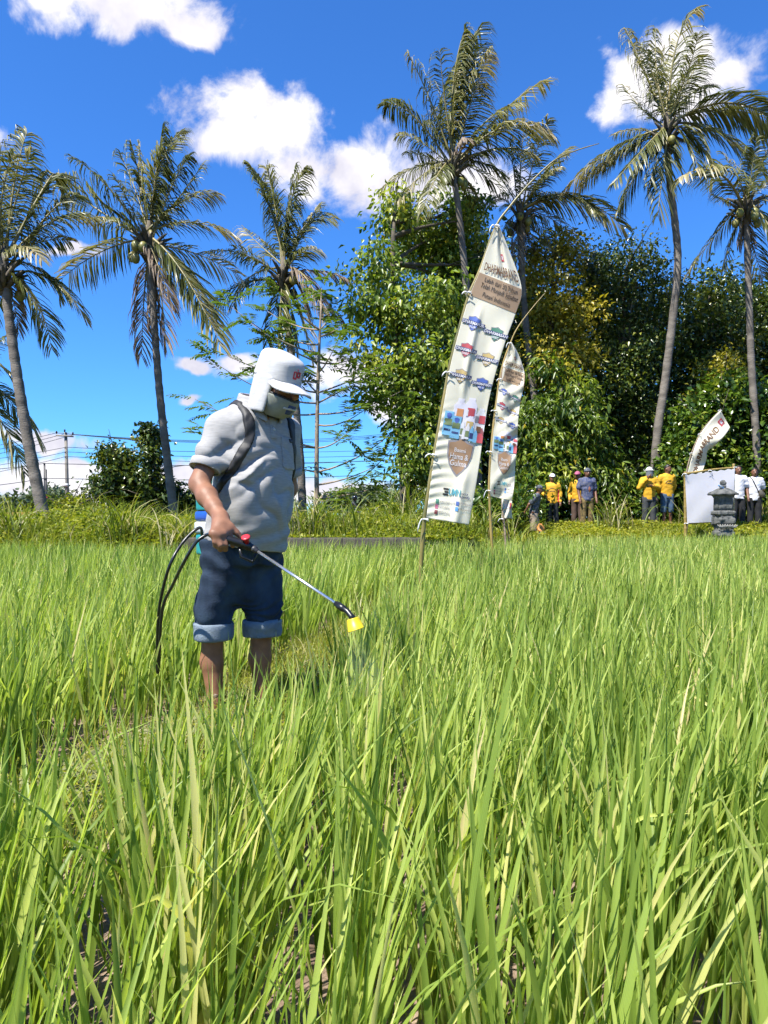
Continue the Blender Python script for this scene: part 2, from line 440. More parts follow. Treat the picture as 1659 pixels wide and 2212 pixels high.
# ------------------------------------------------------------------ terrain
BY = np.array([-2, 1.2, 2.27, 3.2, 5.5, 8.0, 13.3, 17.5, 30]); BX = np.array([-3.1, -1.62, -1.06, -0.62, -0.14, 0.38, 1.96, 3.5, 8])
def bund_x(y): return np.interp(y, BY, BX)
def sstep(a, b, x):
    t = np.clip((x - a) / (b - a), 0, 1); return t * t * (3 - 2 * t)
def edge_y(x): return 12.5 + 5.2 * sstep(0.6, 3.4, np.asarray(x, float))
def bank_h(x, y):
    e = edge_y(x); r = np.clip(sstep(0.9, 4.0, x) + 1 - sstep(-3.6, -2.5, x), 0, 1)
    h = (0.52 * (1 - r)) * sstep(0.0, 0.25, y - e) + r * (0.30 * sstep(0, 0.9, y - e) + 0.28 * sstep(0.9, 3.2, y - e))
    p = np.stack([np.asarray(x, float) * 0.8, np.asarray(y, float) * 0.8, np.zeros_like(np.asarray(x, float) + y)], -1)
    return h + 0.06 * vnoise(p, 3) * sstep(0.1, 1.0, y - e)
def grid(name, xs, ys, hf, mat):
    X, Y = np.meshgrid(xs, ys, indexing='ij'); Z = hf(X, Y)
    nx, ny = X.shape; idx = np.arange(nx * ny).reshape(nx, ny)
    F = np.stack([idx[:-1, :-1], idx[1:, :-1], idx[1:, 1:], idx[:-1, 1:]], -1).reshape(-1, 4)
    return link(name, mesh_np(name, np.stack([X, Y, Z], -1).reshape(-1, 3), [F], mat))
def mudh(X, Y):
    p = np.stack([X * 3.1, Y * 3.1, X * 0], -1)
    return 0.030 * vnoise(p, 1) + 0.022 * vnoise(p * 3.3, 2) + 0.010 * vnoise(p * 8.7, 5)
far = np.array([-2600, -900, -300, -110, -60.0]); 
tag(grid('ground', np.concatenate([far, np.linspace(-40, 40, 5), -far[::-1]]), np.concatenate([[-2600, -600, -100, -20], np.linspace(0, 60, 5), [110, 300, 900, 2600.0]]), lambda X, Y: np.where((Y > 50) | (np.abs(X) > 35), 0.30, -0.30) + X * 0, M['soil']), 'flat farmland stretching to the horizon', 'ground', kind='structure')
tag(grid('field_mud', np.concatenate([np.linspace(-16, -2.05, 40), np.linspace(-2, 2, 110), np.linspace(2.1, 20, 48)]), np.concatenate([np.linspace(-1.5, 0.4, 8), np.linspace(0.45, 4.5, 110), np.linspace(4.6, 19.0, 60)]), mudh, M['mud']), 'brown cracked mud under the rice', 'mud', kind='structure')
tag(grid('terrain', np.concatenate([np.linspace(-48, -9, 30), np.linspace(-8.8, 14, 130), np.linspace(14.4, 52, 28)]), np.concatenate([np.linspace(11.6, 22, 90), np.linspace(22.5, 62, 40)]), lambda X, Y: bank_h(X, Y) - 0.08 * (Y < edge_y(X) - 0.05), M['soil']), 'weedy bank rising behind the rice field', 'bank', kind='structure')
def bund():
    ys = np.linspace(-1.5, 17.6, 200); V = []
    off = np.array([-0.36, -0.24, -0.12, 0.0, 0.12, 0.24, 0.36]); hh = np.array([-0.05, 0.05, 0.085, 0.095, 0.085, 0.05, -0.05])
    for y in ys:
        x = bund_x(y)
        for o, h in zip(off, hh): V.append((x + o, y, h))
    V = np.array(V); V[:, 2] += 0.018 * vnoise(V * 7, 4); V[:, 0] += 0.02 * vnoise(V * 5, 9)
    n = len(off); idx = np.arange(len(V)).reshape(-1, n)
    F = np.stack([idx[:-1, :-1], idx[:-1, 1:], idx[1:, 1:], idx[1:, :-1]], -1).reshape(-1, 4)
    o = link('path', mesh_np('path', V, [F], M['bund']))
    tag(o, 'narrow earth bund path between the rice plots', 'path', kind='structure')
bund()

# ------------------------------------------------------------------ rice
def in_view(x, y, m=0.9): return np.abs(x) < 0.56 * y + m
def path_w(y): return 0.36 * sstep(1.0, 1.6, y) * (1 - sstep(2.9, 3.9, y))     # trodden grassy strip beside the man
def rice_hills(side):
    sp = 0.175
    xs = np.arange(-13, 16, sp); ys = np.arange(0.42, 18.6, sp)
    X, Y = np.meshgrid(xs, ys); X = X.ravel() + rng.uniform(-.055, .055, X.size); Y = Y.ravel() + rng.uniform(-.055, .055, Y.size)
    bx = bund_x(Y)
    ok = ((X < bx - 0.24) if side < 0 else (X > bx + 0.27 + path_w(Y))) & in_view(X, Y, 1.0) & (Y < edge_y(X) - 0.12)
    # bare lane of mud near the camera
    lane = (np.abs(X - 0.06 - 0.02 * np.sin(Y * 5)) < 0.075) & (Y < 1.2)
    ok &= ~lane & (Y > 0.45)
    return X[ok], Y[ok]
def rice_params(hx, hy, nb):
    n = len(hx) * nb
    ox = np.repeat(hx, nb); oy = np.repeat(hy, nb)
    az = rng.uniform(0, 2 * np.pi, n)
    d = oy
    rr = np.abs(rng.normal(0, 0.045, n))
    base = np.stack([ox + rr * np.cos(az), oy + rr * np.sin(az), np.full(n, 0.0)], 1)
    patch = 1 + 0.10 * vnoise(np.stack([ox * 0.9, oy * 0.9, ox * 0], -1), 11)
    L = rng.uniform(0.26, 0.60, n) * patch * np.where(rng.random(n) < 0.05, 1.12, 1)
    th0 = np.abs(rng.normal(0.11, 0.13, n)); kap = np.abs(rng.normal(0.18, 0.23, n)) + (rng.random(n) < 0.07) * rng.uniform(0.5, 1.2, n)
    # the wind pushes the tips to the right
    az = np.where(rng.random(n) < 0.35, rng.normal(0.2, 0.7, n), az)
    patchv = vnoise(np.stack([ox * 1.3, oy * 0.7, ox * 0], -1), 21) * 0.12
    var = np.clip(rng.normal(0.47, 0.25, n) + patchv, 0, 0.92); var[rng.random(n) < 0.006] = 1.0
    tw = rng.normal(0, 1.0, n)
    return base, az, L, th0, kap, var, tw
near_hills = []
def rice_field(side, name, label):
    X, Y = rice_hills(side)
    parts = []
    for lo, hi, nb, ns, w, cr in ((0, 2.6, 36, 6, 0.0138, True), (2.6, 5.0, 25, 4, 0.0150, False), (5.0, 9.0, 17, 4, 0.017, False), (9.0, 13.0, 12, 3, 0.021, False), (13, 30, 9, 3, 0.025, False)):
        s = (Y >= lo) & (Y < hi)
        if side > 0 and lo == 0:
            nr = s & (np.hypot(X, Y) < 1.12) & (np.abs(X) < 0.56 * Y + 0.15)
            near_hills.extend(zip(X[nr], Y[nr])); s &= ~nr
        if not s.any(): continue
        base, az, L, th0, kap, var, tw = rice_params(X[s], Y[s], nb)
        wid = w * rng.uniform(0.65, 1.25, len(az))
        parts.append(blades(base, az, L, th0, kap, wid, ns, var, cr, tw, 0.45, 0.35))
    V, F, A = merge(parts)
    tag(link(name, mesh_np(name, V, F, M['rice'], A)), label, 'rice', kind='stuff')
rice_field(-1, 'rice_field', 'green rice growing beyond the bund path on the far side')
rice_field(1, 'rice_field', 'green rice filling the near plot in front of the bund path')

def near_plants():
    """the nearest hills, each a plant with its own leaves"""
    variants = []
    for i in range(14):
        kap = abs(rng.normal(0.22, 0.22)) + (0.8 if i == 3 else 0)
        V, F, A = blades(np.zeros((1, 3)), np.zeros(1), np.ones(1), np.zeros(1), np.array([kap]), np.array([0.0245]), 8, np.array([np.clip(rng.normal(0.5, 0.25), .05, .9)]), True, np.array([rng.normal(0, 1.1)]))
        variants.append(mesh_np('leaf', V, F, M['rice'], A))
    ords = ['first', 'second', 'third', 'fourth', 'fifth', 'sixth', 'seventh', 'eighth', 'ninth', 'tenth', 'eleventh', 'twelfth', 'thirteenth', 'fourteenth', 'fifteenth', 'sixteenth', 'seventeenth', 'eighteenth', 'nineteenth', 'twentieth', 'twenty-first', 'twenty-second', 'twenty-third', 'twenty-fourth', 'twenty-fifth', 'twenty-sixth']
    for ih, (hx, hy) in enumerate(sorted(near_hills, key=lambda q: q[0] / q[1])):
        o = thing('rice_plant', (hx, hy, 0), '%s rice plant from the left edge among those nearest the viewer' % ords[min(ih, 25)], 'rice plant', 'nearest rice plants')
        for k in range(30):
            az = rng.uniform(0, 2 * np.pi)
            if rng.random() < 0.3: az = rng.normal(0.2, 0.7)
            L = rng.uniform(0.28, 0.60)
            if rng.random() < 0.04: L *= 1.15
            c = link('leaf', variants[int(rng.integers(len(variants)))], o)
            r = abs(rng.normal(0, 0.04)); a0 = rng.uniform(0, 6.28)
            c.location = (r * math.cos(a0), r * math.sin(a0), 0.0)
            c.rotation_euler = (0, abs(rng.normal(0.12, 0.13)), az)
            c.scale = (L, L * rng.uniform(0.75, 1.25), L)
    # one tall leaning leaf that stands above the rest
    V, F, A = blades(np.zeros((1, 3)), np.zeros(1), np.ones(1), np.zeros(1), np.array([.16]), np.array([0.030]), 10, np.array([.34]), True, np.array([.5]))
    c = link('leaf', mesh_np('leaf', V, F, M['rice'], A), o)
    c.location = tuple(np.array(P(985, 2300, 0.86)) - np.array(o.location)); c.rotation_euler = (0, 0.10, 0.1); c.scale = (0.57, 0.62, 0.57)
near_plants()

# short grass and weeds on the bund
def bund_grass():
    n = 11000
    y = np.concatenate([rng.uniform(1.0, 5.5, 9000), rng.uniform(5.5, 17, n - 9000)])
    x = bund_x(y) + rng.normal(0, 0.17, n) + rng.random(n) * path_w(y) * 1.35
    base = np.stack([x, y, np.maximum(0.0, 0.07 - 0.5 * np.abs(x - bund_x(y)) ** 2)], 1)
    far_ = y > 5.5
    V, F, A = merge([blades(base, rng.uniform(0, 6.28, n), rng.uniform(0.04, 0.19, n) * np.where(far_, 1.6, 1), np.abs(rng.normal(0.5, 0.35, n)), np.abs(rng.normal(0.5, 0.4, n)), rng.uniform(.003, .007, n) * np.where(far_, 2, 1), 3, np.clip(rng.normal(0.72, 0.2, n), 0, 1), False, rng.normal(0, 1, n))])
    tag(link('path_grass', mesh_np('path_grass', V, F, M['grass'], A)), 'short pale grass growing along the bund path', 'grass', kind='stuff')
    m = 2600
    y = rng.uniform(1.0, 4.8, m); x = bund_x(y) + rng.normal(0, 0.16, m) + rng.random(m) * path_w(y) * 1.3
    c = np.stack([x, y, rng.uniform(0.07, 0.13, m)], 1)
    d = rng.normal(0, 1, (m, 3)); d[:, 2] = np.abs(d[:, 2]) * 0.3
    nr = rng.normal(0, .5, (m, 3)); nr[:, 2] += 1
    V, F, A = leaves(c, d, nr, rng.uniform(.012, .03, m), rng.uniform(.010, .02, m), rng.uniform(.4, 1, m))
    tag(link('path_weeds', mesh_np('path_weeds', V, F, M['cover'], A)), 'tiny round-leaved weeds growing along the bund path', 'weeds', kind='stuff')
bund_grass()

# ------------------------------------------------------------------ weeds on the bank
def bank_weeds():
    # rough grass
    n = 30000
    x = rng.uniform(-10.5, 15, n); y = edge_y(x) + np.abs(rng.gamma(1.6, 2.2, n)) + 0.1
    ok = (np.abs(x) < 0.56 * y + 1.5) & (y < 34); x, y = x[ok], y[ok]; n = len(x)
    left = x < 2.2
    dens = vnoise(np.stack([x * .7, y * .7, x * 0], -1), 31)
    z = bank_h(x, y)
    # trodden low ground where the people stand
    low = (y > 17.9) & (x > 2.6) & (y < 23.5)
    L = rng.uniform(0.18, 0.55, n) * (1 + 0.35 * dens) * np.where(left, 1.3, 0.85) * np.where(low, 0.7, 1) * np.where(y - edge_y(x) < .8, .75, 1)
    V1 = blades(np.stack([x, y, z], 1), rng.uniform(0, 6.28, n), L, np.abs(rng.normal(.25, .25, n)), np.abs(rng.normal(.7, .5, n)), rng.uniform(.010, .024, n), 3, np.clip(rng.normal(.5, .22, n), 0, 1), False, rng.normal(0, 1, n))
    V, F, A = merge([V1])
    tag(link('bank_grass', mesh_np('bank_grass', V, F, M['grass'], A)), 'rough yellow-green grass covering the bank behind the field', 'grass', kind='stuff')
    # leafy ground cover, in mounds
    n = 72000
    x = rng.uniform(-10.5, 15, n); y = edge_y(x) + np.abs(rng.gamma(1.4, 1.7, n)) - 0.05
    ok = (np.abs(x) < 0.56 * y + 1.5) & (y < 26); x, y = x[ok], y[ok]; n = len(x)
    md = np.where(x < 1.6, .42, .30) + np.where(x < 1.6, .34, .26) * vnoise(np.stack([x * .9, y * .9, x * 0], -1), 41)
    md = md * (.12 + .88 * sstep(.1, 1.1, y - edge_y(x)))
    md = md * np.where((x > 2.6) & (y > 18.2), 0.5, 1.0)
    z = bank_h(x, y) + rng.random(n) ** 0.7 * np.clip(md, .06, .8)
    d = rng.normal(0, 1, (n, 3)); d[:, 2] *= .45
    nr = rng.normal(0, .55, (n, 3)); nr[:, 2] += 1
    V, F, A = leaves(np.stack([x, y, z], 1), d, nr, rng.uniform(.05, .12, n), rng.uniform(.035, .08, n), np.clip(rng.normal(.55, .25, n) + .25 * (x > 2.2), 0, 1))
    tag(link('ground_cover', mesh_np('ground_cover', V, F, M['cover'], A)), 'low leafy ground cover mounded over the bank', 'ground cover', kind='stuff')
bank_weeds()
def tall_clump(x, y, d, n, h, spread, label, dry=0.15, w=0.035):
    """clump of tall cane grass with arching blades, standing at print (x, y)"""
    b = P(x, y, d); z0 = float(bank_h(np.array([b[0]]), np.array([d]))[0])
    o = thing('tall_grass_clump', (b[0], d, z0), label, 'grass clump', 'tall grass clumps on the bank')
    a = rng.uniform(0, 6.28, n); r = np.abs(rng.normal(0, spread, n))
    base = np.stack([r * np.cos(a), r * np.sin(a), np.zeros(n)], 1)
    az = rng.uniform(0, 6.28, n)
    var = np.clip(rng.normal(.42, .16, n), 0, .8); var[rng.random(n) < dry] = 1.0
    V, F, A = blades(base, az, h * rng.uniform(.55, 1.15, n), np.abs(rng.normal(.18, .15, n)), np.abs(rng.normal(1.3, .55, n)), w * rng.uniform(.6, 1.2, n), 7, var, True, rng.normal(0, .6, n))
    link('blade_tuft', mesh_np('blade_tuft', V, F, M['grass'], A), o)['kind'] = 'stuff'
    for k in range(6):
        mb = MB()
        q = rng.normal(0, spread * .7, 2); t = np.array([q[0] + rng.normal(0, .1), q[1] + rng.normal(0, .1), h * rng.uniform(.35, .6)])
        mb.tube(bez(np.array([q[0], q[1], 0]), np.array([q[0], q[1], h * .3]), t, 4), [.012, .011, .009, .006], 5)
        mb.build('stem', M['rachis'], o)
for (x, y, d, n, h, sp, lab, dry) in [
    (275, 1130, 13.6, 95, 1.25, .28, 'big tuft of arching cane grass before the dark leafy tree', .2),
    (395, 1140, 13.2, 60, 1.0, .22, 'cane grass with bleached blades between the slender palm foot and the sprayer', .4),
    (20, 1120, 14.2, 70, 1.05, .3, 'cane grass tuft at the foot of the leaning palm', .1),
    (215, 1110, 15.5, 26, 1.15, .3, 'thin upright grass stems between the light bush and the dark tree', .1),
    (690, 1135, 13.4, 70, 1.0, .3, 'cane grass around the foot of the thin pale-barked tree', .25),
    (650, 1140, 13.2, 40, 0.9, .2, 'cane grass close beside the sprayer in front of a palm trunk', .3),
    (880, 1125, 15.0, 95, 1.35, .35, 'tall cane grass in front of the big leafy tree', .15),
    (935, 1120, 14.5, 60, 1.2, .25, 'cane grass tuft half behind the large banner', .2),
    (1045, 1130, 16.5, 60, 1.1, .25, 'cane grass between the two large banners', .1),
    (1105, 1120, 17.5, 50, 1.2, .25, 'cane grass to the side of the smaller banner cloth', .1),
    (1330, 1120, 20.5, 60, 1.2, .35, 'sparse cane grass between the batik shirt man and the visor wearer', .25),
    (1480, 1110, 21.5, 45, 1.1, .3, 'cane grass behind the post of the white screen', .15),
    (1650, 1100, 21.5, 50, 1.3, .3, 'cane grass behind the man with a sling bag', .15),
    (1510, 1148, 18.6, 50, .65, .3, 'low dark grass at the foot of the white screen', .05),
    (560, 1130, 14.0, 60, 1.0, .3, 'cane grass behind the man with the sprayer', .2)]:
    tall_clump(x, y, d, n, h, sp, lab, dry)

# low wall
def low_wall():
    a = P(400, 1160, 12.42); b = P(912, 1160, 12.40)
    o = thing('low_wall', ((a[0] + b[0]) / 2, 12.41, 0), 'low mossy concrete retaining wall along the far edge of the rice', 'wall')
    n = 6; xs = np.linspace(a[0], b[0], n + 1)
    for i in range(n):
        g = 0.003
        w = xs[i + 1] - xs[i] - g; k = 14
        X = np.linspace(-w / 2, w / 2, k); prof = [(-.07, -.3), (-.075, .535), (-.06, .56), (.06, .565), (.075, .54), (.075, -.3)]
        V = np.array([[x, py, pz] for x in X for py, pz in prof]); c = (xs[i] + xs[i + 1]) / 2
        V[:, 2] += .012 * vnoise((V + [c, 0, 0]) * 6, 3) * (V[:, 2] > 0); V[:, 1] += .012 * vnoise((V + [c, 0, 0]) * 5, 8)
        m = len(prof); idx = np.arange(len(V)).reshape(k, m)
        F = np.stack([idx[:-1, :-1], idx[1:, :-1], idx[1:, 1:], idx[:-1, 1:]], -1).reshape(-1, 4)
        caps = [list(range(m)), [(k - 1) * m + j for j in reversed(range(m))]]
        e = link('wall_section', mesh_np('wall_section', V, [F, np.array(caps)], M['concrete'], smooth=False), o)
        e.location = (c - o.location[0], 0.0, 0.0)
low_wall()

# ------------------------------------------------------------------ palms
def frond_mesh(p0, p1, p2, seed, dead=False, tatter=0.0, yellow=0.0, wind=0.25):
    """pinnate palm frond along the curve p0-p1-p2: leaflets on both sides hanging from the stalk. returns (stalk MB, leaflets V,F,A)"""
    r = np.random.default_rng(seed)
    Ln = np.linalg.norm(p1 - p0) + np.linalg.norm(p2 - p1)
    C = bez(p0, p1, p2, 13)
    rad = np.interp(np.linspace(0, 1, 13), [0, .12, 1], [.055, .035, .006]) * min(1.2, Ln / 3.5)
    n = int(52 + 11 * Ln)
    t = np.linspace(0.14, 0.995, n) + r.uniform(-.004, .004, n)
    tt = t[:, None]
    pos = (1 - tt) ** 2 * p0 + 2 * tt * (1 - tt) * p1 + tt * tt * p2
    tan = unit(2 * (1 - tt) * (p1 - p0) + 2 * tt * (p2 - p1))
    up0 = np.array([0, 0, 1.0])
    # the leaf plane twists a little along the frond
    lat0 = np.cross(tan, up0); bad = np.linalg.norm(lat0, axis=1) < 0.35
    alt = np.cross(tan, unit(np.array([r.normal(), r.normal(), 0.2])))
    lat = unit(np.where(bad[:, None], alt, lat0)); nor = np.cross(lat, tan)
    roll = r.normal(0, .35) + r.normal(0, .35) * t
    lat, nor = lat * np.cos(roll)[:, None] + nor * np.sin(roll)[:, None], nor * np.cos(roll)[:, None] - lat * np.sin(roll)[:, None]
    base_len = 0.26 * Ln * np.clip(np.sin(np.clip((t + .12) / 1.16, 0, 1) * np.pi), 0, 1) ** .55 + .12
    parts = []
    for sd in (-1, 1):
        keep = r.random(n) > tatter * 0.5
        if tatter > 0:                         # wind gaps
            for _ in range(int(1 + tatter * 4)):
                g = r.uniform(.2, 1); keep &= np.abs(t - g) > r.uniform(.004, .035)
        k = keep.nonzero()[0]; m = len(k)
        if m == 0: continue
        L = base_len[k] * r.uniform(.78, 1.1, m)
        fw = r.uniform(.75, 1.15, m) + .5 * (t[k] > .85)
        d = unit(sd * lat[k] + tan[k] * fw[:, None] + nor[k] * .25 + r.normal(0, .10, (m, 3)))
        g = np.array([wind, 0, -1.0])
        droop = (1.3 if dead else 0.75 + .4 * r.random())
        a = pos[k]; b = a + d * (L * .38)[:, None] + g * (droop * L * .10)[:, None]
        c = b + unit(d + g * droop * .9) * (L * .36)[:, None]
        e = c + unit(d + g * droop * 2.2) * (L * .30)[:, None]
        w = (.0185 + .005 * r.random(m)) * min(1.15, max(.75, Ln / 3.6))
        # blade faces along the stalk
        s = unit(np.cross(d, nor[k] + .6 * r.normal(0, 1, (m, 3))))
        ws = w[:, None]
        Vv = np.stack([a - s * ws * .45, a + s * ws * .45, b - s * ws, b + s * ws, c - s * ws * .8, c + s * ws * .8, e], 1).reshape(-1, 3)
        o = (np.arange(m) * 7)[:, None, None]
        q = (np.array([[0, 1, 3, 2], [2, 3, 5, 4]])[None] + o).reshape(-1, 4); tr = (np.array([[4, 5, 6]])[None] + o).reshape(-1, 3)
        v0 = r.uniform(.15, .62)
        var = np.clip(v0 + r.normal(0, .10, m) + yellow * np.clip(t[k] * 1.4 - .4, 0, 1), 0, 1)
        if dead: var = r.uniform(0, 1, m)
        parts.append((Vv, [q, tr], {'var': np.repeat(var, 7)}))
    return C, rad, merge(parts)

def palm(name, trunk, d, rb, rt, fronds, label, nuts=6, dead=(), seed=0, dd=1.5):
    """trunk: print points top to foot; fronds: (tip x, y, bend x, y[, options])"""
    foot = P(trunk[-1][0], trunk[-1][1], d)
    zf = float(bank_h(np.array([foot[0]]), np.array([d]))[0]) - .1
    foot[2] = zf
    o = thing('coconut_palm', foot, label, 'palm tree', 'coconut palms')
    F0 = np.array(foot)
    pts = np.array([P(x, y, d) for x, y in trunk]); pts[-1] = foot
    pts = pts[::-1]
    C = crom(pts, 70)
    s = np.linspace(0, 1, 70)
    rb *= .76; rt *= .78
    rad = rt + (rb - rt) * (1 - s) ** 1.3 + rb * .35 * np.exp(-s * 26)
    rad = rad * (1 + .035 * (np.arange(70) % 2)) + .006 * np.sin(np.arange(70) * 1.7)
    MB().tube(C - F0, rad, 12).build('trunk', M['palmtrunk'], o)
    top = C[-1]; r = np.random.default_rng(seed)
    # crown shaft: old leaf bases and fibre
    mb = MB()
    for k in range(16):
        a = k * 2.4; e = r.uniform(.1, .5)
        q = top + np.array([math.cos(a) * .10, math.sin(a) * .10, r.uniform(-.45, .05)])
        mb.tube(bez(q, q + np.array([math.cos(a) * .16, math.sin(a) * .16, .22]), q + np.array([math.cos(a) * (.28 + e * .4), math.sin(a) * (.28 + e * .4), .34]), 4) - F0, [.07, .06, .045, .02], 6)
    mb.tube(np.array([top + [0, 0, -.5], top + [0, 0, .1], top + [0, 0, .6]]) - F0, [rt * 1.1, rt * 1.5, .05], 8)
    mb.build('crown_shaft', M['bark'], o)
    for i, f in enumerate(fronds):
        tx, ty, bx, by = f[:4]; op = f[4] if len(f) > 4 else {}
        dz = op.get('dz', r.uniform(-1, 1) * dd)
        tip = P(tx, ty, d) + np.array([0, dz, 0]); mid = P(bx, by, d) + np.array([0, dz * .45, 0])
        tip[0] *= (d + dz) / d; tip[2] = CAMZ + (tip[2] - CAMZ) * (d + dz) / d
        st = top + np.array([r.uniform(-.08, .08), r.uniform(-.08, .08), r.uniform(-.1, .35)])
        Cf, rd, (V, F, A) = frond_mesh(st, mid, tip, seed * 100 + i, dead=op.get('dead', False), tatter=op.get('tat', r.uniform(.2, 1.0)), yellow=op.get('yel', r.uniform(0, .5)))
        fo = link('frond', mesh_np('frond', V - F0, F, M['deadfrond'] if op.get('dead') else M['palm'], A), o)
        MB().tube(Cf - F0, rd, 6).build('stalk', M['rachis'], fo)
    for k in range(nuts):
        a = r.uniform(0, 6.28); q = top + np.array([math.cos(a) * r.uniform(.22, .42), math.sin(a) * .4, -r.uniform(.1, .5)]) - F0
        b = MB(); th = np.linspace(0, np.pi, 8)
        b.lathe(q, [(max(.004, .115 * math.sin(t)), -.14 * math.cos(t)) for t in th], 9)
        b.build('coconut', M['coconut'], o)
    return o
D_ = {'dead': True, 'tat': .5}
Y_ = {'yel': .5, 'tat': .6}
palm('P2', [(322, 528), (330, 640), (336, 740), (347, 870), (361, 990), (381, 1128)], 19.0, .15, .105, [
    (392, 282, 320, 330, {'tat': 0, 'yel': 0}), (281, 300, 300, 400), (352, 270, 325, 390, {'tat': 0, 'yel': 0}), (300, 310, 305, 420), (410, 338, 370, 370), (470, 420, 400, 400, {'yel': .3}), (508, 512, 415, 455, Y_), (518, 596, 415, 525, Y_),
    (455, 700, 400, 570), (475, 745, 430, 600, Y_), (155, 338, 250, 400), (243, 376, 290, 440), (113, 386, 215, 450, Y_), (205, 470, 260, 480), (128, 606, 210, 510, Y_), (440, 350, 390, 420), (260, 330, 295, 420),
    (306, 770, 295, 600, D_), (371, 655, 345, 560, D_), (358, 745, 352, 620, D_), (318, 700, 312, 600, D_)],
    'slender palm with yellow-tipped fronds, nearest to the shaded dark tree', 7, seed=2)
palm('P1', [(8, 590), (20, 690), (40, 830), (66, 980), (104, 1120)], 16.5, .175, .12, [
    (58, 285, 15, 380), (68, 325, 40, 410), (118, 385, 110, 310), (205, 470, 110, 430, Y_), (170, 420, 100, 400), (182, 685, 110, 560, Y_), (112, 755, 75, 620), (130, 640, 100, 560, Y_), (-30, 300, -5, 400), (-110, 390, -60, 430),
    (-160, 520, -80, 470), (-120, 690, -90, 560), (-40, 760, -30, 640), (30, 330, 10, 420), (85, 690, 60, 600), (40, 720, 20, 640, D_), (90, 560, 60, 510, Y_), (150, 520, 80, 490, Y_)],
    'thick leaning palm at the picture edge, its crown partly cut off', 4, seed=1)
palm('P0', [(-90, 830), (-80, 930), (-60, 1130)], 20.0, .15, .11, [
    (85, 955, 10, 810, Y_), (55, 1030, 20, 890), (25, 820, -20, 740), (-60, 650, -80, 740), (-200, 800, -150, 760), (20, 720, -30, 770), (-180, 950, -140, 860), (40, 900, -10, 800)],
    'palm mostly out of the picture, only its fronds reach in at the edge', 2, seed=10)
palm('P3', [(612, 600), (620, 690), (634, 820), (648, 980), (656, 1118)], 21.0, .155, .11, [
    (540, 358, 585, 420, {'tat': 0, 'yel': 0}), (575, 362, 600, 450, {'tat': 0}), (660, 364, 610, 430, {'tat': .1}), (640, 355, 618, 450), (718, 470, 650, 440, Y_), (690, 440, 650, 480, Y_), (518, 488, 560, 520), (450, 542, 530, 545, Y_), (505, 660, 530, 590), (440, 672, 520, 600),
    (745, 600, 680, 570, D_), (668, 700, 650, 590, D_), (700, 680, 665, 580, D_), (738, 700, 690, 610, D_), (675, 775, 650, 650), (575, 745, 590, 640), (600, 770, 608, 660), (640, 760, 635, 670), (505, 535, 560, 560), (690, 540, 650, 540, Y_)],
    'palm with a dry straw-coloured skirt, standing behind the man in the cap', 6, seed=3)
palm('P4', [(978, 365), (990, 450), (1000, 540), (1009, 640), (1020, 800), (1030, 960), (1036, 1112)], 22.9, .17, .115, [
    (1036, 58, 975, 120, {'tat': 0, 'yel': 0}), (1005, 62, 970, 150, {'tat': 0, 'yel': 0}), (880, 113, 920, 190), (831, 228, 880, 190, {'tat': .1}), (1058, 113, 1020, 200, {'tat': .1}), (1040, 98, 1000, 180), (1180, 172, 1090, 200), (1125, 222, 1060, 240), (1190, 290, 1085, 250, Y_), (1155, 335, 1070, 290, Y_),
    (860, 290, 900, 290), (880, 330, 920, 310), (822, 410, 890, 335, Y_), (860, 430, 915, 370), (912, 460, 935, 390), (1028, 440, 1010, 390), (1095, 425, 1045, 365), (930, 240, 940, 290, {'tat': .2}), (1010, 300, 1000, 300, D_), (1090, 380, 1040, 330), (1045, 330, 1020, 310, D_), (950, 110, 955, 200)],
    'tall palm with a dense upright crown, rising above the big leafy tree', 10, seed=4)
palm('P5', [(1124, 470), (1128, 600), (1140, 740), (1158, 880), (1172, 990), (1180, 1110)], 25.0, .19, .13, [
    (1135, 255, 1120, 350), (1182, 258, 1150, 340), (1226, 322, 1175, 350), (1210, 360, 1165, 390), (1348, 492, 1240, 380, Y_), (1300, 470, 1220, 390, Y_), (1238, 508, 1180, 440), (1200, 540, 1160, 460), (1058, 350, 1090, 380), (1080, 525, 1100, 460),
    (1150, 560, 1140, 500, D_), (1118, 570, 1115, 510, D_), (1050, 440, 1080, 410), (1100, 300, 1110, 370), (1180, 590, 1160, 500), (1225, 420, 1170, 400, Y_)],
    'darker palm just behind the bent tip of the large banner pole', 5, seed=5)
palm('P6', [(1440, 285), (1445, 380), (1458, 480), (1464, 570), (1453, 690), (1436, 830), (1419, 950), (1409, 1075)], 23.0, .185, .125, [
    (1506, 20, 1440, 70, Y_), (1352, 62, 1400, 120), (1417, 60, 1420, 150, Y_), (1508, 74, 1480, 160), (1534, 190, 1490, 170), (1520, 120, 1480, 180), (1347, 184, 1395, 215), (1380, 90, 1415, 170), (1325, 290, 1380, 255), (1220, 412, 1320, 290), (1255, 400, 1330, 300), (1300, 360, 1370, 290, Y_), (1326, 395, 1390, 320),
    (1336, 455, 1390, 330), (1420, 468, 1425, 350), (1400, 400, 1420, 340), (1700, 290, 1580, 180, {'tat': .2}), (1680, 265, 1570, 200), (1664, 390, 1560, 260, Y_), (1545, 400, 1510, 290), (1510, 370, 1480, 300), (1470, 370, 1455, 320), (1475, 300, 1460, 285, D_), (1450, 120, 1445, 190)],
    'tallest curved palm with a ragged wide crown beside the dense dark tree', 5, seed=6)
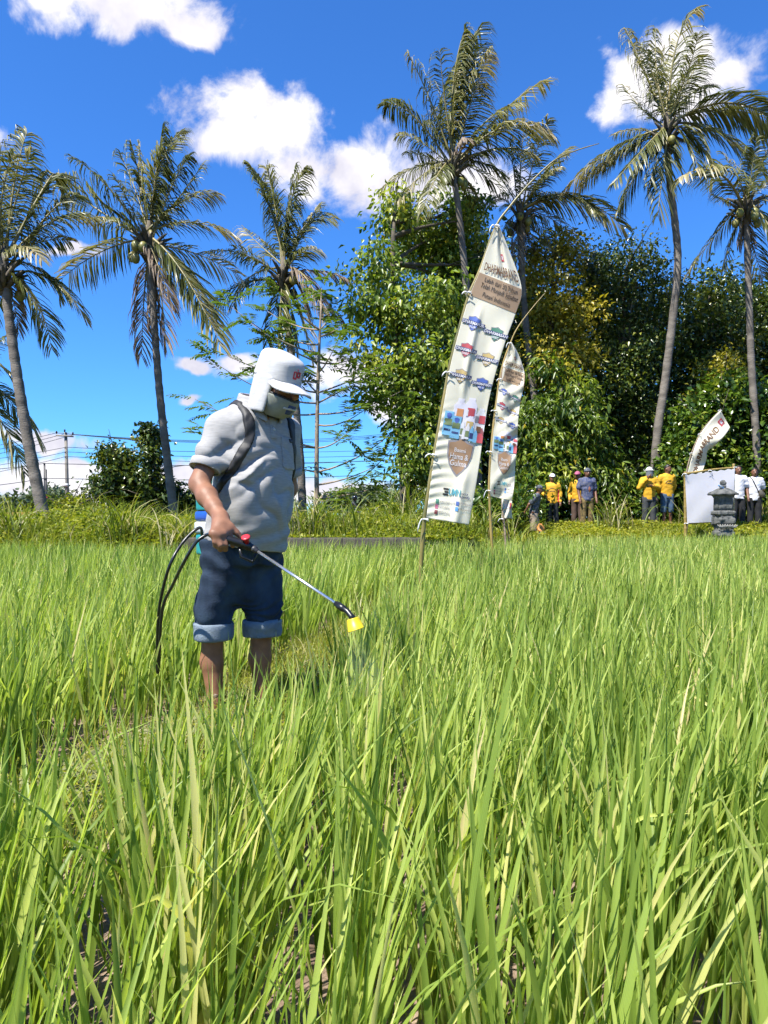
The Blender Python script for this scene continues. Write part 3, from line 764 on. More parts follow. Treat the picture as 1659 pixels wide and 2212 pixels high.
palm('P7', [(1611, 450), (1615, 560), (1619, 680), (1624, 800), (1634, 960), (1640, 1080)], 22.0, .15, .11, [
    (1466, 384, 1540, 350, Y_), (1485, 590, 1560, 490, Y_), (1562, 575, 1585, 500), (1635, 296, 1615, 380, {'tat': 0}), (1668, 305, 1640, 380), (1720, 420, 1670, 400), (1745, 520, 1680, 450), (1700, 600, 1660, 500), (1560, 330, 1590, 400), (1622, 535, 1612, 490, D_), (1596, 530, 1600, 490, D_), (1690, 350, 1650, 400), (1650, 600, 1635, 510), (1540, 420, 1580, 430, Y_)],
    'palm with hanging coconuts at the picture edge, in front of pale blue sky', 8, seed=7)

# ------------------------------------------------------------------ broadleaf trees
def crown_points(blobs, n, r, clump=0.42, shell=0.55):
    """leaf positions: clumps spread through ellipsoids (centre, radii)"""
    vol = np.array([b[1][0] * b[1][2] for b in blobs]); pick = r.choice(len(blobs), p=vol / vol.sum(), size=max(8, n // 95))
    u = unit(r.normal(0, 1, (len(pick), 3))); rad = (1 - (1 - shell) * r.random(len(pick)) ** 1.2) * np.where(r.random(len(pick)) < .3, r.uniform(.2, 1, len(pick)), 1)
    cc = np.array([blobs[i][0] for i in pick]) + u * rad[:, None] * np.array([blobs[i][1] for i in pick])
    j = r.integers(0, len(cc), n)
    off = r.normal(0, 1, (n, 3)) * clump * np.array([1, 1, .7])
    return cc[j] + off, cc, j
def tree(name, foot, blobs, n, leafmat, label, cat='tree', seed=0, leaf=(.16, .09), droop=.5, clump=.42, trunk_r=.16, bark='bark', branches=14, group=None, shell=.55, trunk_pts=None, var=(.5, .22)):
    """blobs: (x, y, rx, ry, d, depth radius) in the print"""
    r = np.random.default_rng(seed)
    fx, fy, d0 = foot
    f = P(fx, fy, d0); f[2] = float(bank_h(np.array([f[0]]), np.array([d0]))[0]) - .1 if d0 < 60 else 0.2
    B = []
    for (x, y, rx, ry, d, rd) in blobs: B.append((P(x, y, d), np.array([rx / FPX * d, rd, ry / FPX * d])))
    o = thing(name, f, label, cat, group)
    pos, cc, j = crown_points(B, n, r, clump, shell)
    pos[:, 2] = np.maximum(pos[:, 2], f[2] + .05)
    out = unit(pos - cc[j] + r.normal(0, .15, pos.shape))
    dr = out * .8 + r.normal(0, .6, pos.shape); dr[:, 2] -= droop
    nr = r.normal(0, .6, pos.shape) + np.array([0, 0, .9]) + out * .4
    cv = r.normal(0, .22, len(cc)); cs = r.uniform(.75, 1.3, len(cc))
    vr = np.clip(r.normal(var[0], var[1], n) + cv[j], 0, .93); vr[r.random(n) < .012] = 1.0
    V, F, A = leaves(pos, dr, nr, leaf[0] * r.uniform(.65, 1.3, n) * cs[j], leaf[1] * r.uniform(.7, 1.25, n) * cs[j], vr)
    link('crown', mesh_np('crown', V - f, F, leafmat, A), o)
    mb = MB()
    top = np.mean([b[0] for b in B], axis=0); hi = max(b[0][2] for b in B)
    tp = [f] + ([P(*q) for q in trunk_pts] if trunk_pts else [f * .5 + np.array([top[0], top[1], hi]) * .5 + r.normal(0, .15, 3) * [1, 1, 0], np.array([top[0], top[1], hi])])
    Tc = crom(tp, 16); mb.tube(Tc - f, np.linspace(trunk_r, trunk_r * .3, 16), 9)
    for k in range(branches):
        c = cc[r.integers(len(cc))]
        s = Tc[int(np.clip(np.searchsorted(Tc[:, 2], c[2] - r.uniform(.4, 1.8)), 2, 15))]
        m = s * .5 + c * .5 + np.array([0, 0, r.uniform(-.2, .3)])
        L = np.linalg.norm(c - s)
        mb.tube(bez(s, m, c, 7) - f, np.linspace(trunk_r * .38, .012, 7), 6)
        for _ in range(3):
            c2 = c + r.normal(0, .5, 3); q0 = bez(s, m, c, 7)[int(r.integers(3, 6))]
            mb.tube(bez(q0, q0 * .5 + c2 * .5 + [0, 0, .1], c2, 4) - f, np.linspace(.022, .006, 4), 4)
    mb.build('trunk', M[bark], o)
    return o
tree('leafy_tree', (880, 1105, 22.5), [(860, 470, 50, 42, 23.5, 1.1), (905, 520, 75, 60, 25, 1.3), (990, 480, 65, 55, 25.2, 1.3), (808, 590, 60, 50, 22.4, 1.1), (835, 680, 75, 55, 22.3, 1.2), (920, 670, 70, 70, 22.2, 1.2), (985, 600, 60, 80, 25.2, 1.3),
     (905, 790, 75, 60, 21.8, 1.2), (915, 900, 65, 75, 22, 1.1), (905, 1000, 55, 55, 21.8, 1.0), (785, 775, 42, 30, 22, .8), (965, 800, 55, 90, 22, 1.1), (965, 960, 55, 90, 22.4, 1.1), (785, 650, 38, 36, 22, .7), (835, 835, 45, 38, 22, .8)], 21000, M['broad'],
     'big leafy tree with light drooping leaves next to the large banner', seed=11, leaf=(.18, .105), droop=1.0, clump=.32, trunk_r=.2, branches=24, trunk_pts=[(868, 900, 22.5), (850, 640, 22.5), (850, 480, 22.6)], shell=.5)
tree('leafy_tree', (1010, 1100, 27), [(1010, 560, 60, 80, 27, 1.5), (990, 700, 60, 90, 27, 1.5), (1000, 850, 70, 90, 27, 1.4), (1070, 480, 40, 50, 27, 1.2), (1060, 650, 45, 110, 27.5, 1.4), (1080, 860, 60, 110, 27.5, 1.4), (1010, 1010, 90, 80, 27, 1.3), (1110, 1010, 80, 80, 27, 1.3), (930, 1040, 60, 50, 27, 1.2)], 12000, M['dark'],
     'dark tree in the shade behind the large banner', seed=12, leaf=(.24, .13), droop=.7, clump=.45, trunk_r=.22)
tree('leafy_tree', (1190, 1095, 25.5), [(1200, 560, 45, 40, 26, 1.3), (1170, 650, 50, 70, 26, 1.4), (1220, 680, 60, 80, 26, 1.4), (1180, 790, 60, 70, 25.5, 1.3), (1240, 780, 45, 60, 26, 1.3), (1150, 590, 35, 50, 26.5, 1.1), (1210, 540, 35, 30, 26, 1)], 11500, M['yellowleaf'],
     'yellowish tree with fine leaves beside the dark palm trunk', seed=13, leaf=(.15, .085), droop=.5, clump=.32, branches=12, var=(.78, .2))
tree('leafy_tree', (1350, 1085, 26.5), [(1340, 590, 75, 65, 27, 1.7), (1390, 640, 65, 70, 27, 1.6), (1300, 680, 60, 80, 26.5, 1.5), (1370, 770, 80, 90, 27, 1.7), (1300, 860, 80, 100, 26.5, 1.5), (1390, 920, 75, 100, 27, 1.5), (1290, 590, 40, 50, 27, 1.3), (1330, 1000, 100, 70, 26.8, 1.3), (1440, 700, 45, 100, 27.5, 1.4)], 26000, M['dark'],
     'dense dark round-topped tree beside the tallest palm trunk', seed=14, leaf=(.145, .085), droop=.25, clump=.33, branches=14, shell=.6)
tree('leafy_tree', (1205, 1090, 24), [(1215, 840, 70, 70, 24, 1.2), (1170, 930, 60, 70, 24, 1.2), (1250, 930, 70, 80, 24.2, 1.2), (1200, 1010, 80, 60, 23.6, 1), (1290, 1010, 60, 60, 24, 1), (1140, 1020, 40, 50, 23.6, .8)], 11000, M['broad'],
     'mid-height tree with pale drooping leaf whorls behind the man in a white cap', seed=15, leaf=(.24, .08), droop=.9, clump=.30, branches=14, shell=.5, var=(.35, .2))
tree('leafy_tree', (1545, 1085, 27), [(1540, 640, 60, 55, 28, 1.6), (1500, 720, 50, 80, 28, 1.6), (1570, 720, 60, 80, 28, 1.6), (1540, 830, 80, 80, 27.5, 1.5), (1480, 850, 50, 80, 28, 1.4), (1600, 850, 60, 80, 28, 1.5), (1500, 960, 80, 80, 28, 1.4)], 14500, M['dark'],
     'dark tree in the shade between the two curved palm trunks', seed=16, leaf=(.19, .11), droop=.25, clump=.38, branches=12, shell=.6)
tree('leafy_tree', (1690, 1085, 28), [(1670, 680, 50, 70, 28, 1.5), (1700, 780, 70, 90, 28, 1.6), (1660, 860, 50, 80, 28, 1.4), (1690, 640, 45, 50, 28.5, 1.3), (1700, 950, 80, 90, 28, 1.5)], 9500, M['dark'],
     'dark tree cut by the picture edge beside the palm with coconuts', seed=17, leaf=(.20, .11), droop=.25, clump=.4, branches=10, shell=.6)
tree('leafy_tree', (1560, 1100, 22.8), [(1500, 930, 60, 55, 23, 1.1), (1560, 880, 60, 50, 23, 1.1), (1620, 900, 55, 60, 23, 1.1), (1480, 1010, 55, 60, 22.6, 1), (1570, 980, 70, 60, 22.6, 1), (1640, 990, 60, 60, 22.6, 1), (1580, 840, 40, 35, 23.4, .9), (1650, 880, 40, 50, 23, .9), (1540, 1060, 100, 40, 22.4, .8), (1660, 1060, 60, 50, 22.4, .8)], 14000, M['jack'],
     'broad bushy tree with glossy leaves behind the white screen', seed=18, leaf=(.19, .12), droop=.1, clump=.30, branches=14, shell=.5)
tree('leafy_tree', (1580, 1090, 24.5), [(1565, 800, 40, 45, 24.5, .9), (1545, 860, 35, 40, 24.5, .8)], 2600, M['yellowleaf'],
     'slim yellow-green young tree poking up above the glossy bush', seed=19, leaf=(.15, .08), droop=.3, clump=.26, branches=6, trunk_r=.08)
tree('shrub', (1060, 1115, 19.5), [(1080, 1090, 60, 45, 20, .8), (1010, 1100, 60, 40, 19.5, .8), (1130, 1075, 50, 45, 21, .8)], 3200, M['jack'], 'low glossy shrub between the two banners', 'shrub', seed=20, leaf=(.14, .08), droop=.1, clump=.24, branches=6, trunk_r=.05)
for k, (x, w) in enumerate([(1150, 60), (1235, 70), (1330, 70), (1425, 60)]):
    tree('shrub', (x, 1120, 23.4), [(x, 1095, w, 32, 23.6, .7), (x + 20, 1075, w * .7, 30, 23.8, .6)], 2600, M['jack'], ['dark shrub behind the walker in the sarong', 'dark shrub behind the man in blue batik', 'dark shrub between the two groups of onlookers', 'dark shrub behind the two men in yellow'][k], 'shrub', seed=60 + k, leaf=(.15, .09), droop=.2, clump=.26, branches=6, trunk_r=.05, var=(.35, .2))
# left side
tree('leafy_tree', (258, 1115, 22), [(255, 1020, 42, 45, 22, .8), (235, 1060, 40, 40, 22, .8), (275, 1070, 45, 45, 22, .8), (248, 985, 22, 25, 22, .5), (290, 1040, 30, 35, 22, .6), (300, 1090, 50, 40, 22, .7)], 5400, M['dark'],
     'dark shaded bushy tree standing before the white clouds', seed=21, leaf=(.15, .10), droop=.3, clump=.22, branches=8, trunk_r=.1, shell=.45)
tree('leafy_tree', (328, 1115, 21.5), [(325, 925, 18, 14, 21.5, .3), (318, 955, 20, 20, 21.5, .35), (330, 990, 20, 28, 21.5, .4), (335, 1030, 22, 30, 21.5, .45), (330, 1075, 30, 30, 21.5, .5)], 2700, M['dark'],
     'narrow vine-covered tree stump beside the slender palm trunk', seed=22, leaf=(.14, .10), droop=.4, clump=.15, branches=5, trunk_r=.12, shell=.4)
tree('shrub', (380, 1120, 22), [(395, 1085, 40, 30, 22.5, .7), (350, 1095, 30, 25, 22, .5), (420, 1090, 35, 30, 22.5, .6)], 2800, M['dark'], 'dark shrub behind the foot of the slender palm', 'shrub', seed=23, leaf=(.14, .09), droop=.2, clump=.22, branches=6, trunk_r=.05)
tree('shrub', (145, 1118, 21), [(125, 1092, 25, 20, 21, .5), (160, 1090, 30, 24, 21, .6), (145, 1105, 40, 18, 21, .6)], 2400, M['cover'], 'light yellow-green bush below the utility pole', 'shrub', seed=24, leaf=(.11, .07), droop=.2, clump=.2, branches=6, trunk_r=.04, var=(.6, .25))
tree('far_tree', (75, 1108, 110), [(40, 1098, 45, 14, 110, 4), (85, 1092, 45, 12, 112, 4)], 1500, M['farleaf'], 'distant rounded trees left of the leaning palm foot', 'tree', seed=25, leaf=(.9, .6), droop=0, clump=1.0, branches=4, trunk_r=.3)
tree('far_tree', (112, 1110, 120), [(85, 1075, 28, 5, 120, 3), (115, 1070, 25, 5, 120, 3), (105, 1086, 30, 4, 120, 3)], 900, M['farleaf'], 'distant flat-topped tree seen just behind the leaning palm', 'tree', seed=26, leaf=(.9, .5), droop=0, clump=.9, branches=5, trunk_r=.35)
tree('far_tree', (760, 1105, 130), [(745, 1078, 35, 14, 130, 4), (790, 1070, 25, 18, 130, 4), (715, 1088, 40, 10, 130, 4)], 1500, M['farleaf'], 'distant grove behind the motorbike rider', 'tree', seed=27, leaf=(1.0, .6), droop=0, clump=1.1, branches=4, trunk_r=.3)
tree('far_tree', (830, 1105, 125), [(820, 1080, 40, 14, 125, 4), (860, 1085, 40, 14, 125, 4)], 1200, M['farleaf'], 'distant trees glimpsed under the big leafy tree', 'tree', seed=28, leaf=(1.0, .6), droop=0, clump=1.1, branches=4, trunk_r=.3)
tree('far_tree', (560, 1110, 140), [(540, 1095, 60, 12, 140, 4), (620, 1098, 50, 10, 140, 4), (460, 1098, 50, 10, 140, 4)], 1400, M['farleaf'], 'distant tree line hidden mostly behind the man', 'tree', seed=29, leaf=(1.0, .6), droop=0, clump=1.1, branches=4, trunk_r=.3)
for k, (x, w) in enumerate([(1120, 120), (1360, 140), (1600, 140)]):
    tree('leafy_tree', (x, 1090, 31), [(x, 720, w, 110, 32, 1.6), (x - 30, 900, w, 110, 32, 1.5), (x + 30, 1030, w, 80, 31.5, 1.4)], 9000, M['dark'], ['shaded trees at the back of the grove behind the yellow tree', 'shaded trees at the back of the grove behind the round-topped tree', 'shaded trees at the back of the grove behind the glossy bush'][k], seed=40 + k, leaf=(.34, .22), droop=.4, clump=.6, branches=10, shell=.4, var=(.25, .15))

# thin tree with feathery leaves
def feather_tree():
    d = 17.0; f = P(685, 1125, d); f[2] = .42
    o = thing('young_tree', f, 'thin pale-barked young tree with sparse feathery leaves beside the man', 'tree')
    r = np.random.default_rng(5)
    T = crom([f, P(684, 1000, d), P(686, 860, d), P(690, 740, d), P(694, 660, d)], 24)
    mb = MB(); mb.tube(T - f, np.linspace(.062, .022, 24), 8); mb.build('trunk', M['palebark'], o)
    ends = [(850, 960, 770, 1060), (880, 905, 790, 1000), (820, 1010, 760, 1040), (800, 880, 740, 930), (780, 830, 730, 850), (830, 800, 760, 830), (730, 760, 705, 800), (640, 780, 660, 830), (560, 770, 620, 840), (480, 800, 600, 880), (450, 880, 580, 950), (420, 920, 560, 960), (470, 760, 590, 820),
            (520, 690, 610, 760), (560, 640, 630, 700), (610, 650, 660, 700), (720, 640, 700, 690), (740, 700, 715, 720), (600, 1000, 640, 1010), (760, 930, 720, 970), (690, 600, 690, 650), (540, 700, 620, 760), (590, 700, 640, 740), (500, 850, 600, 900), (870, 850, 770, 900), (720, 1080, 700, 1090), (780, 760, 730, 790), (850, 1040, 780, 1070)]
    bm = MB(); spr = []
    for (x, y, bx, by) in ends:
        dz = r.uniform(-1.3, 1.3); e = P(x, y, d) + [0, dz, 0]; m = P(bx, by, d) + [0, dz * .4, 0]
        zt = m[2] - r.uniform(.05, .35); s = T[int(np.clip(np.searchsorted(T[:, 2], zt), 1, 23))]
        C = bez(s, m, e, 8); bm.tube(C - f, np.linspace(.024, .006, 8), 5)
        for k in range(10):
            q = C[int(r.integers(3, 8))] + r.normal(0, .05, 3); dirn = unit((e - m) * .6 + r.normal(0, .55, 3) * [1, 1, .55]); spr.append((q, dirn))
    bm.build('branches', M['palebark'], o)
    parts = []
    for q, dirn in spr:      # bipinnate leaves
        L = r.uniform(.42, .72); lat = unit(np.cross(dirn, [0, 0, 1])); n = 9
        t = np.linspace(.2, 1, n); c = q + dirn * (t * L)[:, None] + np.array([0, 0, -.22]) * (t ** 2 * L)[:, None]
        for sd in (-1, 1):
            l = L * .42 * np.sin(t * 2.4 + .3); dd_ = unit(sd * lat + dirn * .5 + r.normal(0, .08, (n, 3)) + np.array([0, 0, -.15]))
            parts.append(leaves(c, dd_, np.tile([0, 0, 1.0], (n, 1)) + r.normal(0, .25, (n, 3)), l, l * .30, np.clip(r.normal(.5, .25, n), 0, 1), fold=.1, bend=.12))
    V, F, A = merge(parts)
    link('crown', mesh_np('crown', V - f, F, M['feather'], A), o)
feather_tree()

# ------------------------------------------------------------------ power poles and cables
def power():
    d = 62.0; f = P(147, 1112, d); f[2] = .2
    o = thing('utility_pole', f, 'concrete utility pole with crossarm above the light bush', 'utility pole')
    t = P(142, 934, d) - f
    MB().tube(np.array([[0, 0, 0], t * .5, t]), [.17, .15, .12], 10).build('pole', M['wood'], o)
    y0 = P(142, 942, d) - f
    MB().box(y0 + [0, -.2, 0], (1.45, .12, .14), Matrix.Rotation(R(4), 3, 'Y')).build('crossarm', M['wood'], o, False)
    for k in (-.68, 0, .68):
        c = y0 + [k, -.2, .12 - k * .07 + (.18 if k == 0 else 0)]
        MB().lathe(c, [(.001, 0), (.07, .0), (.05, .06), (.09, .1), (.06, .16), (.08, .2), (.001, .26)], 8).build('insulator', M['darkmetal'], o)
    MB().box(P(143, 1048, d) - f + [0, -.2, 0], (.5, .1, .25)).build('bracket', M['tie'], o, False)
    d2 = 48.0; g = P(98, 1112, d2); g[2] = .2
    o2 = thing('utility_pole', g, 'dark twin-stem pole with a red foot, close behind the leaning palm', 'utility pole')
    for i, x in enumerate((96, 99.5)):
        p = P(x, 1000 + i * 14, d2) - g
        MB().tube(np.array([[p[0] * 1.0 + .03, 0, 0], p]), [.07, .06], 8).build('pole', M['darkmetal'], o2)
    q = P(100, 1090, d2) - g
    MB().tube(np.array([[q[0], -.02, .2], [q[0], -.02, q[2] + .5]]), [.085, .085], 8).build('red_base', flat('red_paint', (.5, .03, .03)), o2)
    names = []
    def cable(a, b, sag, lab):
        t = np.linspace(0, 1, 24)[:, None]; C = a * (1 - t) + b * t - np.array([0, 0, 1.0]) * sag * 4 * t * (1 - t)
        c0 = C[0]
        w = MB().tube(C - c0, .022, 4).build('power_cable', M['wire']); w.location = tuple(c0); tag(w, lab, 'cable', 'power cables')
    for k in range(3):
        a = P(122 + 18 * k, 935 + k * 2, 61.8)
        W3 = ('topmost', 'middle', 'lowest')[k]
        cable(a, P(-260, 985 + 16 * k, 70), .5, W3 + ' of three power cables from the pole crossarm out past the leaning palm')
        cable(a, P(900, 930 + 3 * k, 80), .9, W3 + ' of three power cables from the pole crossarm toward the man')
    for k in range(3):
        a = P(143, 966 + 10 * k, 61.8); W3 = ('topmost', 'middle', 'lowest')[k]
        cable(a, P(-260, 1010 + 22 * k, 72), .4, W3 + ' of three cables from the pole\'s mid height out past the leaning palm')
        cable(a, P(1000, 962 + 12 * k, 84), .6, W3 + ' of three cables from the pole\'s mid height toward the man')
    for k in range(2):
        a = P(97, 1001 + 32 * k, 47.9)
        cable(a, P(-200, 1020 + 40 * k, 50), .2, ('upper', 'lower')[k] + ' cable from the dark twin pole toward the near picture edge')
        cable(a, P(950, 985 + 30 * k, 64), .4, ('upper', 'lower')[k] + ' cable from the dark twin pole passing behind the dark bushy tree')
power()

# ------------------------------------------------------------------ banners
def print_mat(name, col):
    if name not in ('black', 'navy', 'brown', 'white'): col = tuple(1.15 * c + .06 for c in col)
    return flat('print_' + name, col, rough=.6, trans=.35, noise=.04)
INK = {'black': (.03, .03, .03), 'brown': (.20, .10, .045), 'bronze': (.30, .165, .07), 'tan': (.36, .235, .13), 'blue': (.03, .10, .45), 'navy': (.04, .06, .20), 'green': (.02, .20, .12), 'red': (.50, .03, .05), 'gold': (.55, .40, .13), 'grey': (.22, .21, .24), 'white': (.85, .85, .9),
       'teal': (.05, .33, .42), 'sky': (.16, .45, .70), 'orange': (.62, .25, .07), 'olive': (.13, .19, .05), 'pink': (.55, .12, .25), 'fb': (.05, .12, .42), 'tw': (.08, .32, .72), 'pale': (.78, .76, .88), 'dkred': (.25, .03, .04)}
class Sheet:
    """cloth between two edges seen in the print; rows (v, left x, left y, right x, right y); canonical height 640, width 100"""
    def __init__(s, rows, depth):
        s.rows = np.array(rows, float); s.depth = depth
    def px(s, u, v):
        u = np.asarray(u, float); v = np.asarray(v, float); r = s.rows
        f = lambda k: np.interp(v, s.vv, s.tab[:, k])
        lx, ly, rx, ry = f(1), f(2), f(3), f(4)
        return lx + (rx - lx) * u, ly + (ry - ly) * u
    def prep(s):
        n = len(s.rows); s.tab = crom(s.rows, 80); s.vv = s.tab[:, 0]; return s
    def at(s, u, v, lift=0.0):
        x, y = s.px(u, v); d = s.depth(np.asarray(u, float), np.asarray(v, float)) - lift
        return np.stack([(x - CX) / FPX * d, d, CAMZ - (y - CY) / FPX * d], -1)
def cloth_mesh(sh, base, nu=64, nv=230, th=.003):
    u, v = np.meshgrid(np.linspace(0, 1, nu), np.linspace(0, 1, nv), indexing='ij')
    A = sh.at(u, v); B = sh.at(u, v, -th)
    idx = np.arange(nu * nv).reshape(nu, nv); n = nu * nv
    q = np.stack([idx[:-1, :-1], idx[1:, :-1], idx[1:, 1:], idx[:-1, 1:]], -1).reshape(-1, 4)
    ring = np.concatenate([idx[:, 0], idx[-1, 1:], idx[-2::-1, -1], idx[0, -2:0:-1]]); rn = np.roll(ring, -1)
    side = np.stack([ring, ring + n, rn + n, rn], 1)
    return mesh_np('cloth', np.concatenate([A.reshape(-1, 3), B.reshape(-1, 3)]) - base, [q, q[:, ::-1] + n, side], M['cloth'])
def pr_poly(sh, base, pts, col, parent, name, lift=.006, sub=5):
    """filled outline (u,v) on the cloth (fan from centroid, edges and rings subdivided)"""
    pts = np.array(pts, float); P2 = []
    for i in range(len(pts)):
        a, b = pts[i], pts[(i + 1) % len(pts)]
        for k in range(sub): P2.append(a + (b - a) * k / sub)
    P2 = np.array(P2); c = P2.mean(0); n = len(P2); rings = [c + (P2 - c) * f for f in (1, .66, .33)]
    A = np.concatenate(rings + [c[None]]); V = sh.at(A[:, 0], A[:, 1], lift) - base
    k = np.arange(n); kn = (k + 1) % n; F4 = []
    for r in range(2): F4.append(np.stack([r * n + k, r * n + kn, (r + 1) * n + kn, (r + 1) * n + k], 1))
    F3 = np.stack([2 * n + k, 2 * n + kn, np.full(n, 3 * n)], 1)
    return link(name, mesh_np(name, V, [np.concatenate(F4), F3], print_mat(col, INK[col])), parent)
def pr_text(sh, base, s, u0, v0, wid, hgt, col, parent, name='lettering', bold=0.0, lift=.009, rot=0.0, flip=False, H=640., Wd=100.):
    """text centred on (u0,v0), wid x hgt in canonical print units (100 wide, 640 tall)"""
    V, T = glyphs(s, bold); w = V[:, 0].max() - V[:, 0].min(); h = .72
    x = (V[:, 0] - (V[:, 0].max() + V[:, 0].min()) / 2) / w * wid; y = (V[:, 1] - (V[:, 1].max() + V[:, 1].min()) / 2) / h * hgt
    c, sn = math.cos(rot), math.sin(rot); x, y = x * c - y * sn, x * sn + y * c
    u = u0 + x / Wd; v = v0 - y / H
    return link(name, mesh_np(name, sh.at(u, v, lift) - base, [T], print_mat(col, INK[col])), parent)
def shield_pts(u0, v0, w, h, H=640.):
    P_ = [(-.5, -.40), (-.25, -.44), (0, -.55), (.25, -.44), (.5, -.40), (.47, -.05), (.36, .22), (.18, .42), (0, .55), (-.18, .42), (-.36, .22), (-.47, -.05)]
    return [(u0 + a * w / 100., v0 + b * h / H) for a, b in P_]
def rect_pts(u0, v0, w, h, H=640., rot=0): return [(u0 - w / 200., v0 - h / 2 / H), (u0 + w / 200., v0 - h / 2 / H), (u0 + w / 200., v0 + h / 2 / H), (u0 - w / 200., v0 + h / 2 / H)]
def jug_pts(u0, v0, w, h, H=640.):
    Q = [(-.5, .5), (.5, .5), (.5, -.22), (.28, -.40), (.28, -.5), (-.22, -.5), (-.22, -.40), (-.5, -.22)]
    return [(u0 + a * w / 100., v0 + b * h / H) for a, b in Q]
def vof(y): return (y - 492.) / 627.
def prints(sh, base, cl, full=True):
    B = base
    pr_text(sh, B, 'DHARMABRAND', .52, .140, 88, 19, 'brown', cl, 'lettering', .012, lift=.018)
    pr_poly(sh, B, [(0.005, .168), (.995, .168), (.995, .238), (.005, .238)], 'tan', cl, 'band', lift=.005, sub=10)
    for k, (t, w) in enumerate([('Lebih dari 30 Tahun', 74), ('Telah Menjadi Sahabat', 82), ('Petani Indonesia', 60)]): pr_text(sh, B, t, .54, .181 + .0205 * k, w, 9.0, 'black', cl, lift=.010)
    for (t, t2, u, v, w, c) in [('DHARMAFUR', '3GR', .25, .318, 46, 'blue'), ('DHARMASAN', '600EC', .76, .330, 50, 'green'), ('DHARMABA', '500EC', .25, .411, 44, 'red'), ('DHARMASIP', '50EC', .74, .425, 46, 'gold'), ('DHARMARA', '480 SL', .27, .503, 46, 'gold'), ('DHARMAPARA', '480 SL', .76, .517, 42, 'blue')]:
        pr_poly(sh, B, shield_pts(u, v, 27, 31), 'grey', cl, 'shield_rim', .005)
        pr_poly(sh, B, shield_pts(u, v, 24, 28), c, cl, 'shield', .0075)
        pr_poly(sh, B, rect_pts(u, v - .001, w + 3, 8.6), 'navy', cl, 'nameplate', .010)
        pr_text(sh, B, t, u, v - .001, w, 6.4, 'white', cl, bold=.03, lift=.0135)
        pr_text(sh, B, t2, u, v + .012, 15, 5, 'white', cl, bold=.02, lift=.0135)
    # picture of the packaged goods
    for (u, v, w, h, kind, c, z) in [(.38, .625, 27, 58, 'jug', 'pale', .005), (.62, .622, 30, 62, 'jug', 'pale', .005), (.88, .648, 24, 56, 'jug', 'white', .006), (.40, .635, 15, 26, 'rect', 'orange', .009), (.40, .650, 15, 9, 'rect', 'olive', .011), (.645, .622, 17, 18, 'rect', 'red', .009), (.56, .625, 5, 14, 'rect', 'white', .010), (.92, .640, 14, 16, 'rect', 'red', .010), (.80, .640, 8, 12, 'rect', 'grey', .010),
                                  (.17, .668, 21, 52, 'rect', 'sky', .010), (.17, .664, 18, 14, 'rect', 'olive', .013), (.17, .690, 15, 4, 'rect', 'navy', .013), (.17, .643, 11, 13, 'shield', 'blue', .013), (.36, .678, 21, 48, 'rect', 'sky', .013), (.36, .672, 18, 12, 'rect', 'olive', .016), (.36, .696, 15, 4, 'rect', 'navy', .016), (.36, .655, 11, 12, 'shield', 'blue', .016),
                                  (.66, .665, 22, 40, 'jug', 'pale', .009), (.66, .665, 16, 18, 'rect', 'gold', .012), (.51, .677, 9, 34, 'jug', 'white', .016), (.51, .688, 8, 13, 'rect', 'olive', .018), (.63, .684, 9, 34, 'jug', 'white', .016), (.63, .693, 8, 13, 'rect', 'olive', .018), (.73, .690, 9, 32, 'jug', 'sky', .016), (.73, .697, 8, 12, 'rect', 'navy', .018), (.55, .694, 6, 24, 'jug', 'white', .019), (.82, .697, 9, 26, 'jug', 'sky', .017),
                                  (.93, .685, 13, 24, 'jug', 'dkred', .012), (.93, .700, 14, 20, 'jug', 'red', .016), (.87, .672, 10, 12, 'rect', 'brown', .014)]:
        pts = {'jug': jug_pts, 'rect': rect_pts, 'shield': shield_pts}[kind](u, v, w, h)
        pr_poly(sh, B, pts, c, cl, 'goods_picture', z, 3)
    pr_poly(sh, B, shield_pts(.54, .775, 59, 80), 'grey', cl, 'shield_rim', .005)
    pr_poly(sh, B, shield_pts(.54, .775, 52, 71), 'bronze', cl, 'shield', .008)
    for t, w, h, v in [('Basmi', 25, 9, .752), ('Hama &', 40, 13, .774), ('Gulma', 36, 13, .797)]: pr_text(sh, B, t, .54, v, w, h, 'white', cl, lift=.012)
    # three-bar mark and words
    for k in range(3): pr_poly(sh, B, [(.30 + .03 * (k % 2), .887 + .0095 * k), (.41, .887 + .0095 * k), (.43, .890 + .0095 * k), (.41, .893 + .0095 * k), (.30 + .03 * (k % 2), .893 + .0095 * k)], 'black', cl, 'bar_mark', .006, 2)
    pr_text(sh, B, 'UMN', .56, .898, 26, 15, 'teal', cl, bold=.02)
    pr_text(sh, B, 'UNTUK', .79, .900, 16, 4.5, 'navy', cl, bold=.02); pr_text(sh, B, 'INDONESIA', .81, .911, 22, 4.5, 'navy', cl, bold=.02)
    for (u, v, c, t, w) in [(.20, .948, 'green', 'www.ptppi.co.id', 34), (.20, .967, 'pink', 'ppitradelog', 24), (.20, .986, 'dkred', 'PPITradelog', 26), (.66, .946, 'fb', 'PTPPItradelog', 30), (.66, .965, 'tw', 'PPITradelog', 28)]:
        vv = v - .012
        pr_poly(sh, B, rect_pts(u, vv, 7, 9), c, cl, 'icon', .006, 2)
        pr_text(sh, B, t, u + .06 + w / 200., vv, w, 5.2, 'grey', cl)
    # red mark near the peak
    pr_poly(sh, B, rect_pts(.62, .098, 9, 13), 'red', cl, 'red_mark', .006, 2); pr_poly(sh, B, rect_pts(.62, .098, 4, 7), 'white', cl, 'red_mark', .009, 2)

